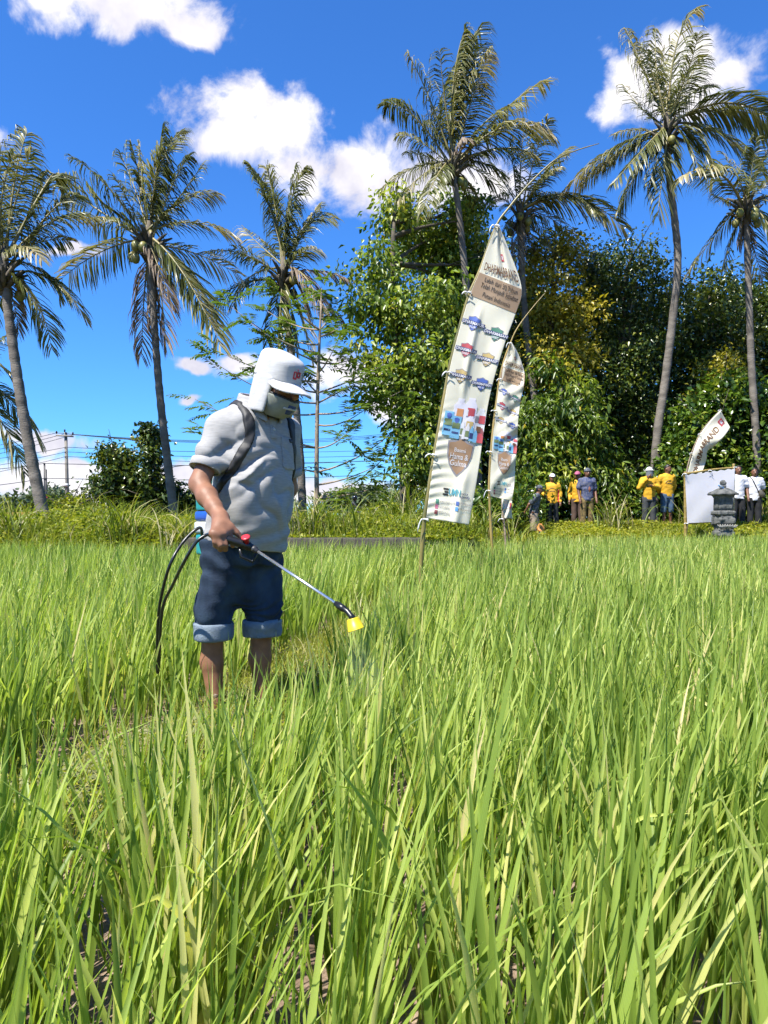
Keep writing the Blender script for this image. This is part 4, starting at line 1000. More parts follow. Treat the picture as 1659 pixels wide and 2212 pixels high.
def tie(p, base, parent, r=.014, tail=.18, seed=0):
    rr = np.random.default_rng(seed); mb = MB(); th = np.linspace(0, 2 * np.pi, 10)
    ring = np.stack([.024 * np.cos(th), .024 * np.sin(th), .01 * np.sin(th * 2)], 1)
    mb.tube(p - base + ring, .007, 5)
    tail *= rr.uniform(.5, 1.0); w_ = rr.uniform(.6, 1.3)
    k = np.array([-.03, -.035, .0])
    mb.tube(bez(p - base + k, p - base + k + [-.03 * w_, -.01, .025], p - base + k + [-.04 * w_ - .03 * rr.random(), 0, -tail * rr.uniform(.2, 1)], 6), [.006, .010, .007, .008, .009, .004], 5, flat=.4)
    mb.tube(bez(p - base + k, p - base + k + [.03, -.02, .015], p - base + k + [.05 * w_, -.02, -.02 * w_], 5), [.005, .009, .010, .008, .003], 5, flat=.4)
    mb.build('tie', M['tie'], parent)

def pole_obj(pts, rad, base, parent, mat, nodes=9):
    C = crom(pts, 90); s = np.linspace(0, 1, 90); r = np.interp(s, [0, .5, 1], rad).astype(float)
    mb = MB()
    for k in range(nodes):
        i = int(90 * (k + .5) / nodes); r[i] *= 1.16; r[min(89, i + 1)] *= 1.1
    mb.tube(C - base, r, 9); return mb.build('pole', mat, parent)

def banner(poly, rows, depth, label, full=True, ties=(), seed=0, rad=(.024, .018, .004), mat='greenbamboo', dpole=None):
    d0 = float(depth(np.array(0.0), np.array(1.0))); base = P(poly[-1][0], poly[-1][1], d0); base[2] = .05
    o = thing('banner', base, label, 'banner', 'promotional pole banners')
    pts = [P(x, y, d0 + .02) for x, y in poly]; pts[-1] = base + [0, .02, -.1]
    pole_obj(pts[::-1], rad, base, o, M[mat])
    sh = Sheet(rows, depth).prep()
    cl = link('cloth', cloth_mesh(sh, base), o)
    prints(sh, base, cl, full)
    for k, (x, y) in enumerate(ties): tie(P(x, y, d0 - .01), base, o, seed=seed + k, tail=.12 + .25 * (k == len(ties) - 1))
    return o, sh, base
def dep1(u, v):
    f = 8.0 - .05 * u * np.clip(v * 6, 0, 1)
    f = f + .026 * np.sin(u * 5.0 + v * 9) * u + .05 * np.exp(-((u - .62 + .55 * (v - .1)) / .10) ** 2) * np.exp(-((v - .07) / .09) ** 2)
    f = f - .028 * np.exp(-((u - .30 - .35 * (v - .28)) / .07) ** 2) * sstep(.24, .32, v) * (1 - sstep(.5, .62, v))
    f = f + .0075 * np.sin(v * 190 + 3 * np.sin(u * 4)) * np.exp(-(u / .35) ** 2) * sstep(.55, .75, v)
    f = f + .07 * np.exp(-((u - .95) / .22) ** 2) * np.sin(v * 11 + .5) - .05 * np.exp(-((u - .70 + .3 * (v - .9)) / .12) ** 2) * sstep(.78, .86, v)
    return f
banner([(1294, 310), (1245, 325), (1200, 345), (1150, 390), (1100, 448), (1070, 492), (1037, 582), (1014, 635), (994, 703), (972, 789), (958, 868), (939, 978), (924, 1075), (915, 1140), (904, 1262)],
       [(0, 1071, 490, 1079, 490), (.07, 1053, 536, 1098, 536), (.165, 1036, 586, 1127, 622), (.238, 1015, 637, 1114, 677), (.335, 995, 702, 1094, 732), (.475, 973, 789, 1069, 812), (.585, 961, 859, 1055, 872), (.675, 951, 915, 1045, 932), (.77, 940, 975, 1037, 992), (.865, 931, 1035, 1028, 1050), (1.0, 921, 1119, 1013, 1134)],
       dep1, 'largest banner, cloth full width on a bent green bamboo pole', ties=[(1073, 490), (1014, 634), (971, 806), (937, 983), (920, 1122)], seed=1)
def dep2(u, v):
    f = 13.3 - .08 * u * np.clip(v * 6, 0, 1)
    f = f + .06 * np.sin(u * 6.5 - v * 9 + .6) * np.clip(u * 2, 0, 1) * (1 - .5 * v) + .05 * np.sin(v * 26 + u * 5) * u
    return f + .08 * np.sin(u * 4.0) * sstep(.9, 1.0, v) + .018 * np.sin(v * 60 + u * 11) * u
banner([(1178, 632), (1150, 665), (1120, 705), (1103, 740), (1083, 800), (1071, 880), (1062, 960), (1057, 1040), (1058, 1090), (1066, 1205)],
       [(0, 1102, 739, 1105, 739), (.07, 1096, 763, 1120, 765), (.165, 1086, 790, 1133, 806), (.238, 1080, 820, 1131, 838), (.335, 1076, 846, 1124, 868), (.475, 1070, 895, 1119, 912), (.585, 1066, 930, 1118, 940), (.675, 1063, 955, 1117, 962), (.77, 1061, 995, 1113, 1005), (.865, 1059, 1030, 1112, 1036), (1.0, 1058, 1072, 1106, 1082)],
       dep2, 'second banner with rippled cloth, standing just behind the largest one', ties=[(1102, 742), (1082, 820), (1070, 888), (1059, 976), (1056, 1060)], seed=9, rad=(.026, .02, .004), mat='bamboo')
def dep3(u, v): return 15.0 + .05 * u + .05 * np.sin(u * 7 + v * 8)
def small_banner():
    base = P(1095, 1195, 15.0); base[2] = .05
    o = thing('banner', base, 'small low banner cloth tied to two sticks below the second banner', 'banner', 'promotional pole banners')
    pole_obj([base + [-.02, 0, -.1], P(1091, 1150, 15.0), P(1085, 1100, 15.0), P(1084, 1060, 15.0)], (.02, .02, .012), base, o, M['palebark'], 5)
    pole_obj([P(1094, 1185, 15.1) * [1, 1, 0] + [.12, .1, 0], P(1097, 1150, 15.15), P(1093, 1095, 15.15), P(1092, 1050, 15.15)], (.016, .014, .008), base, o, M['bamboo'], 6)
    sh = Sheet([(0, 1083, 1040, 1106, 1040), (.5, 1084, 1085, 1106, 1085), (1.0, 1083, 1119, 1106, 1121)], dep3).prep()
    cl = link('cloth', cloth_mesh(sh, base, 12, 24), o)
    for (u, v, w, h, c) in [(.2, .62, 12, 100, 'sky'), (.4, .60, 14, 90, 'pale'), (.62, .60, 14, 90, 'white'), (.85, .60, 18, 110, 'red'), (.75, .66, 10, 50, 'grey')]:
        pr_poly(sh, base, rect_pts(u, v, w, h), c, cl, 'goods_picture', .006 + .002 * u, 2)
    MB().tube(np.array([P(1080, 1122, 14.96), P(1108, 1120, 15.2)]) - base, .012, 6).build('crossbar', M['bamboo'], o)
    tie(P(1084, 1121, 14.97), base, o, seed=3)
small_banner()
def dep4(u, v): return 19.6 - .08 * u + .14 * np.sin(v * 7 + u * 3) * u + .05 * np.sin(v * 17) * u
def tilted_banner():
    base = P(1484, 1150, 19.6); base[2] = float(bank_h(np.array([base[0]]), np.array([19.6]))[0]) - .05
    o = thing('banner', base, 'banner blown sideways above the white screen', 'banner', 'promotional pole banners')
    pole_obj([base, P(1483, 1060, 19.62), P(1484, 1017, 19.62), P(1494, 979, 19.62), P(1511, 939, 19.62), P(1527, 916, 19.62), P(1558, 884, 19.62)], (.024, .018, .006), base, o, M['palebark'], 8)
    sh = Sheet([(0, 1556, 886, 1577, 923), (.2, 1535, 908, 1566, 940), (.4, 1517, 931, 1545, 962), (.55, 1508, 948, 1528, 975), (.7, 1498, 973, 1526, 992), (1.0, 1485, 1022, 1516, 1022)], dep4).prep()
    cl = link('cloth', cloth_mesh(sh, base, 14, 50), o)
    pr_text(sh, base, 'DHARMABRAND', .52, .56, 1.05, .34, 'brown', cl, bold=.03, rot=0, H=1., Wd=1.) if False else None
    V, T = glyphs('DHARMABRAND', .025); w = V[:, 0].max() - V[:, 0].min()
    s = (V[:, 0] - V[:, 0].min()) / w; hgt = V[:, 1] / .72
    link('lettering', mesh_np('lettering', sh.at(.52 - hgt * .30, 1.0 - .80 * s, .012) - base, [T], print_mat('brown', INK['brown'])), cl)
    pr_poly(sh, base, [(.3, .05), (.62, .05), (.62, .14), (.3, .14)], 'red', cl, 'red_mark', .010, 3); pr_poly(sh, base, [(.38, .075), (.54, .075), (.54, .115), (.38, .115)], 'white', cl, 'red_mark', .015, 3)
    for k, (x, y) in enumerate([(1512, 938), (1494, 979), (1556, 887)]): tie(P(x, y, 19.55), base, o, seed=30 + k, tail=.1)
tilted_banner()

# ------------------------------------------------------------------ white screen, shrine, bottle
def screen():
    a0, a1 = P(1481, 1168, 18.0), P(1480, 1019, 18.0); b0, b1 = P(1581, 1158, 18.2), P(1585, 1002, 18.2)
    base = np.array([(a0[0] + b0[0]) / 2, 18.2, .3])
    o = thing('screen', base, 'blank white cloth screen stretched on a bamboo frame', 'screen')
    for p, q in ((a0, a1), (b0, b1)):
        p = p.copy(); p[2] = .25; pole_obj([p, p * .5 + q * .5, q], (.04, .037, .034), base, o, M['bamboo'], 7)
    c1, d1 = P(1478, 1024, 17.94), P(1587, 1010, 18.14); c0, d0 = P(1482, 1131, 17.94), P(1581, 1127, 18.14)
    for p, q in ((c1, d1), (c0, d0)): pole_obj([p, p * .5 + q * .5 + [0, 0, .02], q], (.026, .024, .022), base, o, M['bamboo'], 6).name = 'crossbar'
    u, v = np.meshgrid(np.linspace(0.01, .99, 30), np.linspace(0.01, .99, 26), indexing='ij'); u = u[..., None]; v = v[..., None]
    S = (c1 * (1 - u) + d1 * u) * (1 - v) + (c0 * (1 - u) + d0 * u) * v
    S[..., 1] += (.012 * np.sin(u * 3 + v * 5) + .008 * np.sin((u + v) * 9) * (v) - .04)[..., 0]
    S[..., 2] += (-.03 * np.sin(u * np.pi * 7) ** 2 * (1 - v) ** 6)[..., 0]
    idx = np.arange(780).reshape(30, 26); q = np.stack([idx[:-1, :-1], idx[1:, :-1], idx[1:, 1:], idx[:-1, 1:]], -1).reshape(-1, 4)
    S2 = S + [0, .004, 0]
    link('cloth', mesh_np('cloth', np.concatenate([S.reshape(-1, 3), S2.reshape(-1, 3)]) - base, [q, q[:, ::-1] + 780], M['screen']), o)
    for k, (p) in enumerate((c1, d1, c0, d0, c1 * .5 + d1 * .5)): tie(p + [0, -.05, 0], base, o, seed=50 + k, tail=.08)
screen()
def shrine():
    d = 17.2; b = P(1562, 1150, d); b[2] = float(bank_h(np.array([b[0]]), np.array([d]))[0]) - .05 if d > edge_y(b[0]) else .35
    k = d / FPX
    top = P(1552, 1035, d)[2]; zr = P(1552, 1066, d)[2]; H = zr - b[2]
    o = thing('stone_shrine', b, 'small weathered stone shrine pillar with a flat roof in front of the screen', 'shrine')
    def sq(name, prof, n=4, amp=.008, seed=0):
        mb = MB(); P_ = []
        for (r0, z0), (r1, z1) in zip(prof[:-1], prof[1:]):
            for t in np.linspace(0, 1, 4)[:-1]: P_.append((r0 + (r1 - r0) * t, z0 + (z1 - z0) * t))
        P_.append(prof[-1]); V = []; ns = 10
        for r, z in P_:
            for s_ in range(4):
                a = np.array([[-1, -1], [1, -1], [1, 1], [-1, 1]])[s_] * r; c = np.array([[1, -1], [1, 1], [-1, 1], [-1, -1]])[s_] * r
                for t in np.linspace(0, 1, ns, endpoint=False): q = a * (1 - t) + c * t; V.append((q[0], q[1], z))
        V = np.array(V); V = V + amp * np.stack([vnoise(V * 18, seed), vnoise(V * 18, seed + 1), .6 * vnoise(V * 18, seed + 2)], 1)
        m = 4 * ns; idx = np.arange(len(V)).reshape(-1, m); nx = np.roll(idx, -1, axis=1)
        F = np.stack([idx[:-1], nx[:-1], nx[1:], idx[1:]], -1).reshape(-1, 4)
        c0 = len(V); V = np.concatenate([V, [[0, 0, P_[0][1]], [0, 0, P_[-1][1]]]])
        F3 = np.concatenate([np.stack([nx[0], idx[0], np.full(m, c0)], 1), np.stack([idx[-1], nx[-1], np.full(m, c0 + 1)], 1)])
        return link(name, mesh_np(name, V, [F, F3], M['stone']), o)
    s = k  # metres per print pixel
    sq('base_block', [(15 * s, 0), (16 * s, .1 * H), (17.5 * s, .12 * H), (17.5 * s, .2 * H), (15 * s, .22 * H), (15 * s, .34 * H)], amp=.02, seed=1)
    sq('carved_block', [(15 * s, .34 * H), (18.5 * s, .36 * H), (19 * s, .46 * H), (16 * s, .50 * H), (16 * s, .54 * H)], amp=.034, seed=4)
    sq('moulding', [(16 * s, .54 * H), (18.5 * s, .56 * H), (18.5 * s, .62 * H), (16.5 * s, .64 * H)], amp=.012, seed=7)
    sq('shaft', [(14.5 * s, .64 * H), (14.5 * s, .90 * H), (17 * s, .95 * H), (19 * s, .975 * H)], amp=.008, seed=9)
    sq('roof', [(23 * s, .965 * H), (24 * s, .99 * H), (20 * s, 1.03 * H), (8 * s, 1.11 * H), (5 * s, 1.12 * H)], amp=.012, seed=12)
    sq('finial', [(4.6 * s, 1.115 * H), (5 * s, 1.16 * H), (4 * s, 1.18 * H), (5 * s, 1.20 * H), (5 * s, 1.235 * H), (2.5 * s, 1.28 * H)], amp=.006, seed=15)
    for kx in (-10, 0, 11):    # carved leaf ornaments
        mb = MB()
        for j in range(5):
            a = (j - 2) * .5; q = np.array([kx * s + .02 * (j - 2), -17.5 * s - .02, .28 * H])
            mb.tube(bez(q, q + [math.sin(a) * .05, -.03, .04], q + [math.sin(a) * .10, -.01, .06 + .03 * math.cos(a)], 5), [.012, .02, .018, .014, .005], 6)
        mb.build('carved_ornament', flat('lichen_stone', (.30, .29, .26), rough=.95, noise=.4, bump=.8), o)
    # water bottle lying on the roof
    bp = b + np.array([-9 * s, -10 * s, 1.085 * H + .05])
    bo = thing('water_bottle', bp, 'clear plastic water bottle lying on the shrine roof', 'bottle')
    A = unit(np.array([-.75, -.5, .35])); L = .21
    prof = [(0, .004), (.01, .030), (.12, .032), (.15, .030), (.178, .016), (.19, .013), (.205, .013), (.21, .002)]
    MB().tube(np.array([A * (z - L / 2) for z, r in prof]), [r for z, r in prof], 12).build('bottle_body', flat('clear_plastic', (.62, .74, .86), rough=.12, trans=.4, noise=.15, scale=30), bo)
    MB().tube(np.array([A * (.04 - L / 2), A * (.09 - L / 2)]), .0335, 12, cap=False).build('bottle_label', flat('blue_label', (.10, .30, .62)), bo)
    MB().tube(np.array([A * (.192 - L / 2), A * (.214 - L / 2)]), .0155, 10).build('bottle_cap', flat('blue_label', (.10, .30, .62)), bo)
shrine()

# ------------------------------------------------------------------ figures: smooth solids on a grid, meshed to one surface
class Vox:
    def __init__(s, lo, hi, h):
        s.lo = np.array(lo, float); s.h = h; s.n = np.ceil((np.array(hi) - s.lo) / h).astype(int) + 1
        s.D = np.full(s.n, 1.0, np.float32)
        s.ax = [s.lo[k] + np.arange(s.n[k]) * h for k in range(3)]
    def region(s, lo, hi):
        i0 = np.clip(np.floor((np.array(lo) - s.lo) / s.h).astype(int), 0, s.n); i1 = np.clip(np.ceil((np.array(hi) - s.lo) / s.h).astype(int) + 1, 0, s.n)
        return tuple(slice(a, b) for a, b in zip(i0, i1))
    def pts(s, sl):
        X, Y, Z = np.meshgrid(s.ax[0][sl[0]], s.ax[1][sl[1]], s.ax[2][sl[2]], indexing='ij'); return np.stack([X, Y, Z], -1)
    def add(s, f, lo, hi, k=.02, op='u'):
        m = .05 + k
        sl = s.region(np.array(lo) - m, np.array(hi) + m)
        if min(x.stop - x.start for x in sl) <= 0: return s
        d = f(s.pts(sl)); a = s.D[sl]
        if op == 'u':
            h = np.clip(.5 + .5 * (d - a) / k, 0, 1); s.D[sl] = d * (1 - h) + a * h - k * h * (1 - h)
        else:
            s.D[sl] = np.maximum(a, -d)
        return s
    def cone(s, a, b, ra, rb, k=.02, flat=None):
        a = np.array(a, float); b = np.array(b, float); ba = b - a; L2 = ba @ ba + 1e-9
        def f(p):
            t = np.clip(((p - a) @ ba) / L2, 0, 1); q = p - a - t[..., None] * ba
            if flat is not None: q = q + (q @ np.array(flat[0]))[..., None] * np.array(flat[0]) * (flat[1] - 1)
            return np.sqrt((q * q).sum(-1)) - (ra + (rb - ra) * t)
        r = max(ra, rb); return s.add(f, np.minimum(a, b) - r, np.maximum(a, b) + r, k)
    def chain(s, pts, rad, k=.02):
        for i in range(len(pts) - 1): s.cone(pts[i], pts[i + 1], rad[i], rad[i + 1], k)
        return s
    def ell(s, c, r, k=.02, rot=None, op='u'):
        c = np.array(c, float); r = np.array(r, float)
        def f(p):
            q = p - c
            if rot is not None: q = q @ rot
            n = np.sqrt(((q / r) ** 2).sum(-1)); return (n - 1) * r.min()
        e = r.max(); return s.add(f, c - e, c + e, k, op)
    def loft(s, nodes, k=.02, sup=2.0, A=(1, 0, 0), B=(0, 1, 0), open_ends=False):
        """nodes: (centre xyz, ra, rb) rising in z"""
        N_ = np.array([[*c, ra, rb] for c, ra, rb in nodes], float); T = crom(N_, 60)
        A = np.array(A, float); B = np.array(B, float); z0, z1 = N_[0, 2], N_[-1, 2]
        def f(p):
            z = p[..., 2]; i = lambda j: np.interp(z, T[:, 2], T[:, j])
            q = p - np.stack([i(0), i(1), z], -1); ra, rb = i(3), i(4)
            u = np.abs(q @ A) / ra; v = np.abs(q @ B) / rb
            d = ((u ** sup + v ** sup) ** (1 / sup) - 1) * np.minimum(ra, rb)
            return np.maximum(d, np.maximum(z0 - z, z - z1))
        r = N_[:, 3:].max(); return s.add(f, N_[:, :3].min(0) - [r, r, 0], N_[:, :3].max(0) + [r, r, 0], k)
    def mod(s, g, lo=None, hi=None):
        sl = s.region(lo if lo is not None else s.lo, hi if hi is not None else s.lo + s.h * s.n); s.D[sl] = g(s.pts(sl), s.D[sl]); return s
    def copy(s):
        c = Vox.__new__(Vox); c.lo = s.lo; c.h = s.h; c.n = s.n; c.ax = s.ax; c.D = s.D.copy(); return c
    def mesh(s, name, mat, smooth_it=1, disp=None):
        D = s.D; ins = D < 0; n = np.array(D.shape) - 1
        cnt = np.zeros(n, np.int8)
        sl = lambda o: tuple(slice(o[k], o[k] + n[k]) for k in range(3))
        C = [(i, j, k) for i in (0, 1) for j in (0, 1) for k in (0, 1)]
        for o in C: cnt += ins[sl(o)]
        act = (cnt > 0) & (cnt < 8); I = np.argwhere(act)
        vid = np.full(n, -1, np.int64); vid[act] = np.arange(len(I))
        acc = np.zeros((len(I), 3)); w = np.zeros(len(I))
        for o in C:
            for ax in range(3):
                if o[ax]: continue
                o2 = list(o); o2[ax] = 1
                a = D[tuple((I + o).T)]; b = D[tuple((I + o2).T)]; cr = (a < 0) != (b < 0)
                t = np.where(cr, a / np.where(cr, a - b, 1), 0); p = np.tile(np.array(o, float), (len(I), 1)); p[:, ax] = t
                acc += p * cr[:, None]; w += cr
        V = s.lo + s.h * (I + acc / w[:, None])
        Q = []
        for ax in range(3):
            b_, c_ = [(1, 2), (2, 0), (0, 1)][ax]
            s0 = [slice(None)] * 3; s1 = [slice(None)] * 3; s0[ax] = slice(0, -1); s1[ax] = slice(1, None)
            A0 = ins[tuple(s0)]; A1 = ins[tuple(s1)]; E = np.argwhere(A0 != A1)
            ok = (E[:, b_] > 0) & (E[:, c_] > 0) & (E[:, b_] < D.shape[b_] - 1) & (E[:, c_] < D.shape[c_] - 1); E = E[ok]
            fl = A0[tuple(E.T)]
            e = np.eye(3, dtype=int); q = [vid[tuple((E - e[b_] * x - e[c_] * y).T)] for x, y in ((1, 1), (0, 1), (0, 0), (1, 0))]
            q = np.stack(q, 1); q[~fl] = q[~fl][:, ::-1]; Q.append(q)
        Q = np.concatenate(Q)
        for _ in range(smooth_it):      # relax
            e = np.concatenate([Q[:, [0, 1]], Q[:, [1, 2]], Q[:, [2, 3]], Q[:, [3, 0]]])
            sm = np.zeros_like(V); ct = np.bincount(e.ravel(), minlength=len(V))
            for k in range(3): sm[:, k] = np.bincount(e[:, 0], V[e[:, 1], k], len(V)) + np.bincount(e[:, 1], V[e[:, 0], k], len(V))
            V = V * .5 + .5 * sm / np.maximum(ct, 1)[:, None]
        if disp is not None: V = disp(V)
        return mesh_np(name, V, [Q], mat)

M['skin'] = mat_plain('tanned_skin', (.25, .115, .065), rough=.55, col2=(.37, .18, .105), scale=18, bump=.05, bscale=150, spec=.35)
M['skin2'] = mat_plain('brown_skin', (.17, .075, .042), rough=.5, col2=(.25, .115, .065), scale=9)
M['hair'] = mat_plain('black_hair', (.012, .011, .010), rough=.55, noise=.3)
M['eye'] = mat_plain('dark_eye', (.02, .015, .012), rough=.3, noise=.1)

# ---------------------------------------------- bystanders
def bystander(name, foot, label, yaw, H=1.62, shirt='yellow', pants='dark', sleeves='long', arms=None, hat=None, bend=0.0, pants_end=.08, skirt=False, headyaw=0.0, extra=None, group='onlookers on the bank'):
    """foot: print x and distance; yaw: facing, 0 = to the camera, + = turned to picture right"""
    fx, d, top_y = foot
    z0 = float(bank_h(np.array([P(fx, 0, d)[0]]), np.array([d]))[0]) if d > 18.5 or True else 0
    zt = P(fx, top_y, d)[2]; H = min(max(zt - z0, 1.45), 1.74); z0 = zt - H
    o = thing('person', (P(fx, 0, d)[0], d, z0), label, 'person', group, rz=R(yaw) + np.pi)
    # local: x = person's right-to-left (+x left of the person), y = forward. rz=pi turns forward (+y) to the camera
    S = H / 1.65
    J = lambda x, y, z: np.array([x, y, z]) * S
    ar = {'r': [J(-.17, 0, 1.32), J(-.235, -.02, 1.06), J(-.23, .08, .82)], 'l': [J(.17, 0, 1.32), J(.235, -.02, 1.06), J(.23, .08, .82)]}
    for k_, v_ in (arms or {}).items(): ar[k_] = [ar[k_][0]] + [J(*q) for q in v_]
    def lean(p): return p + np.array([0, bend * max(0, p[2] - .85 * S), 0])
    hd = lean(J(0, .03, 1.535)); h = .016
    vx = Vox((-.55, -.5, -.03), (.55, .6, 1.75 * S), h)
    cy, sy = math.cos(headyaw), math.sin(headyaw); Rh = np.array([[cy, -sy, 0], [sy, cy, 0], [0, 0, 1]])
    hp = lambda x, y, z: hd + Rh @ (np.array([x, y, z]) * S)
    def body(v):
        v.ell(hd + [0, 0, .0], np.array([.075, .092, .112]) * S, .02, rot=Rh)
        v.ell(hp(0, .045, -.055), np.array([.05, .048, .055]) * S, .03, rot=Rh)
        v.cone(hp(0, .09, .0), hp(0, .108, -.028), .011 * S, .016 * S, .012)
        for sx in (-1, 1): v.ell(hp(sx * .078, -.005, -.01), np.array([.012, .02, .032]) * S, .008, rot=Rh)
        v.cone(hd + [0, -.01, -.08], lean(J(0, -.01, 1.36)), .052 * S, .062 * S, .03)
        v.loft([(lean(J(0, 0, .84)), .15 * S, .10 * S), (lean(J(0, 0, 1.05)), .135 * S, .10 * S), (lean(J(0, 0, 1.25)), .16 * S, .105 * S), (lean(J(0, 0, 1.40)), .09 * S, .07 * S)], .04)
        for sd in ('r', 'l'):
            a, b, c = [lean(q) for q in ar[sd]]
            v.chain([a, b, c], [.052 * S, .042 * S, .030 * S], .02)
            dr = unit(c - b)
            v.cone(c, c + dr * .07 * S, .034 * S, .034 * S, .015)
            pn = unit(np.cross(dr, [1, 0, 0]))
            for q in range(4): v.cone(c + dr * .07 * S + np.array([(q - 1.5) * .013, 0, 0]), c + dr * (.125 + .012 * (q in (1, 2))) * S + np.array([(q - 1.5) * .013, .02, 0]), .011, .009, .006)
            v.cone(c + dr * .02 * S, c + dr * .075 * S + [.0, .035, 0], .014, .010, .01)
        for sx in (-1, 1):
            v.chain([J(sx * .09, 0, .86), J(sx * .095, .015, .47), J(sx * .10, -.01, .08)], [.085 * S, .058 * S, .038 * S], .03)
            v.cone(J(sx * .10, -.03, .04), J(sx * .115, .15, .03), .038 * S, .032 * S, .02)
    body(vx)
    link('body', vx.mesh('body', M['skin2']), o)
    for sx in (-1, 1):
        e = MB(); e.lathe(hp(sx * .032, .082, .012), [(.001, -.010), (.012, -.006), (.014, 0), (.012, .006), (.001, .010)], 8); e.build('eye', M['eye'], o)
    # shirt
    vs = Vox((-.55, -.5, .5 * S), (.55, .6, 1.5 * S), h)
    vs.loft([(lean(J(0, 0, .76)), .172 * S, .128 * S), (lean(J(0, 0, .92)), .165 * S, .13 * S), (lean(J(0, .01, 1.10)), .163 * S, .125 * S), (lean(J(0, .01, 1.28)), .178 * S, .12 * S), (lean(J(0, -.01, 1.38)), .14 * S, .10 * S), (lean(J(0, -.01, 1.42)), .075 * S, .075 * S)], .03, sup=2.3)
    for sd in ('r', 'l'):
        a, b, c = [lean(q) for q in ar[sd]]
        if sleeves == 'long': vs.chain([a, b, b + (c - b) * .93], [.075 * S, .060 * S, .045 * S], .04)
        else: vs.chain([a, a + (b - a) * .72], [.078 * S, .078 * S], .04)
    sd_ = int(fx)
    vs.mod(lambda p, D: D + .010 * vnoise(p * [9, 9, 14] + [[0, 0, 0]], sd_) + .0022 * np.sin(p[..., 2] * 60 + 4 * vnoise(p * 8, sd_ + 1) + p[..., 0] * 25))
    shm = vs.mesh('shirt', SHIRT[shirt]); so = link('shirt', shm, o)
    # trousers or sarong
    vp = Vox((-.4, -.4, -.02), (.4, .4, 1.0 * S), h)
    vp.loft([(J(0, 0, .74), .165 * S, .125 * S), (J(0, 0, .9), .155 * S, .115 * S)], .03)
    if skirt: vp.loft([(J(.0, .03, .28), .185 * S, .16 * S), (J(0, .03, .55), .19 * S, .15 * S), (J(0, .01, .80), .165 * S, .125 * S)], .05)
    else:
        for sx in (-1, 1): vp.loft([(J(sx * .105, -.005, pants_end), .078 * S, .085 * S), (J(sx * .10, .01, .47), .085 * S, .09 * S), (J(sx * .088, .0, .84), .10 * S, .115 * S)], .03)
    vp.mod(lambda p, D: D + .008 * vnoise(p * [10, 10, 8], sd_ + 5))
    link('trousers' if not skirt else 'sarong', vp.mesh('trousers', SHIRT[pants]), o)
    # hair or headwear
    vh = Vox(hd - .22, hd + .24, .012)
    if hat in (None, 'hair'):
        vh.ell(hd + [0, 0, .012], np.array([.084, .10, .115]) * S, .01, rot=Rh); vh.mod(lambda p, D: np.maximum(D, (((p - hd) @ Rh)[..., 1] * .75 - ((p - hd) @ Rh)[..., 2] + .028)))
        link('hair', vh.mesh('hair', M['hair']), o)
    elif hat in ('white_cap', 'pink_cap', 'helmet', 'headcloth'):
        vh.ell(hd + [0, 0, .03], np.array([.093, .108, .105]) * S, .01, rot=Rh); vh.mod(lambda p, D: np.maximum(D, -(((p - hd) @ Rh)[..., 2] - .028)))
        if hat in ('white_cap', 'pink_cap'): vh.cone(hp(0, .08, .04), hp(0, .15, .028), .05 * S, .045 * S, .01, flat=((0, 0, 1), 3.6))
        if hat == 'helmet': vh.add(lambda p: np.maximum(np.hypot((p - hd)[..., 0], (p - hd)[..., 1]) - .135 * S, np.abs((p - hd)[..., 2] - .036) - .010), hd - .15, hd + .15, .01)
        link('cap' if 'cap' in hat else hat, vh.mesh('cap', SHIRT[{'white_cap': 'capwhite', 'pink_cap': 'pink', 'helmet': 'capwhite', 'headcloth': 'batik'}[hat]]), o)
        if hat in ('white_cap', 'pink_cap', 'headcloth'):
            v2 = Vox(hd - .2, hd + .2, .012); v2.ell(hd + [0, -.012, 0], np.array([.080, .093, .10]) * S, .01, rot=Rh); v2.mod(lambda p, D: np.maximum(np.maximum(D, ((p - hd) @ Rh)[..., 1] - .01), np.maximum(((p - hd) @ Rh)[..., 2] - .03, -.06 - ((p - hd) @ Rh)[..., 2])))
            link('hair', v2.mesh('hair', M['hair']), o)
    if extra: extra(o, J, lean, hd, hp, vs, S)
    return o
SHIRT = {'yellow': mat_plain('yellow_jersey', (.74, .40, .012), rough=.75, noise=.12, scale=6), 'white': mat_plain('white_tshirt', (.78, .78, .82), rough=.8, noise=.05), 'dark': mat_plain('dark_trousers', (.028, .030, .034), rough=.85, noise=.3), 'black': mat_plain('black_trousers', (.012, .012, .014), rough=.85, noise=.3),
         'greydark': mat_plain('grey_trousers', (.05, .055, .06), rough=.85, noise=.3), 'jeans': mat_plain('faded_jeans', (.035, .07, .13), rough=.85, col2=(.12, .20, .30), scale=5), 'batik': mat_plain('dark_batik', (.010, .014, .022), rough=.8, col2=(.16, .18, .22), scale=30, detail=2),
         'bluebatik': mat_plain('blue_batik', (.018, .045, .16), rough=.8, col2=(.16, .16, .20), scale=26, detail=2), 'camo': mat_plain('brown_patterned', (.07, .05, .02), rough=.85, col2=(.30, .21, .07), scale=22, detail=2), 'sarong': mat_plain('striped_sarong', (.16, .12, .09), rough=.85, col2=(.42, .33, .24), scale=8),
         'brown': mat_plain('brown_trousers', (.10, .06, .045), rough=.85, noise=.3), 'capwhite': mat_plain('white_cap_cloth', (.80, .80, .80), rough=.7, noise=.04), 'pink': mat_plain('pink_cap_cloth', (.42, .10, .20), rough=.75, noise=.1)}
def patch(o, vs, f, mat, name, off=.007):
    """raised print on a shirt: the shirt's own surface, a little proud, inside the region f(p) < 0"""
    v = vs.copy(); v.mod(lambda p, D: np.maximum(D - off, f(p))); ins = (v.D < 0).any()
    if ins: link(name, v.mesh(name, mat, 0), o)
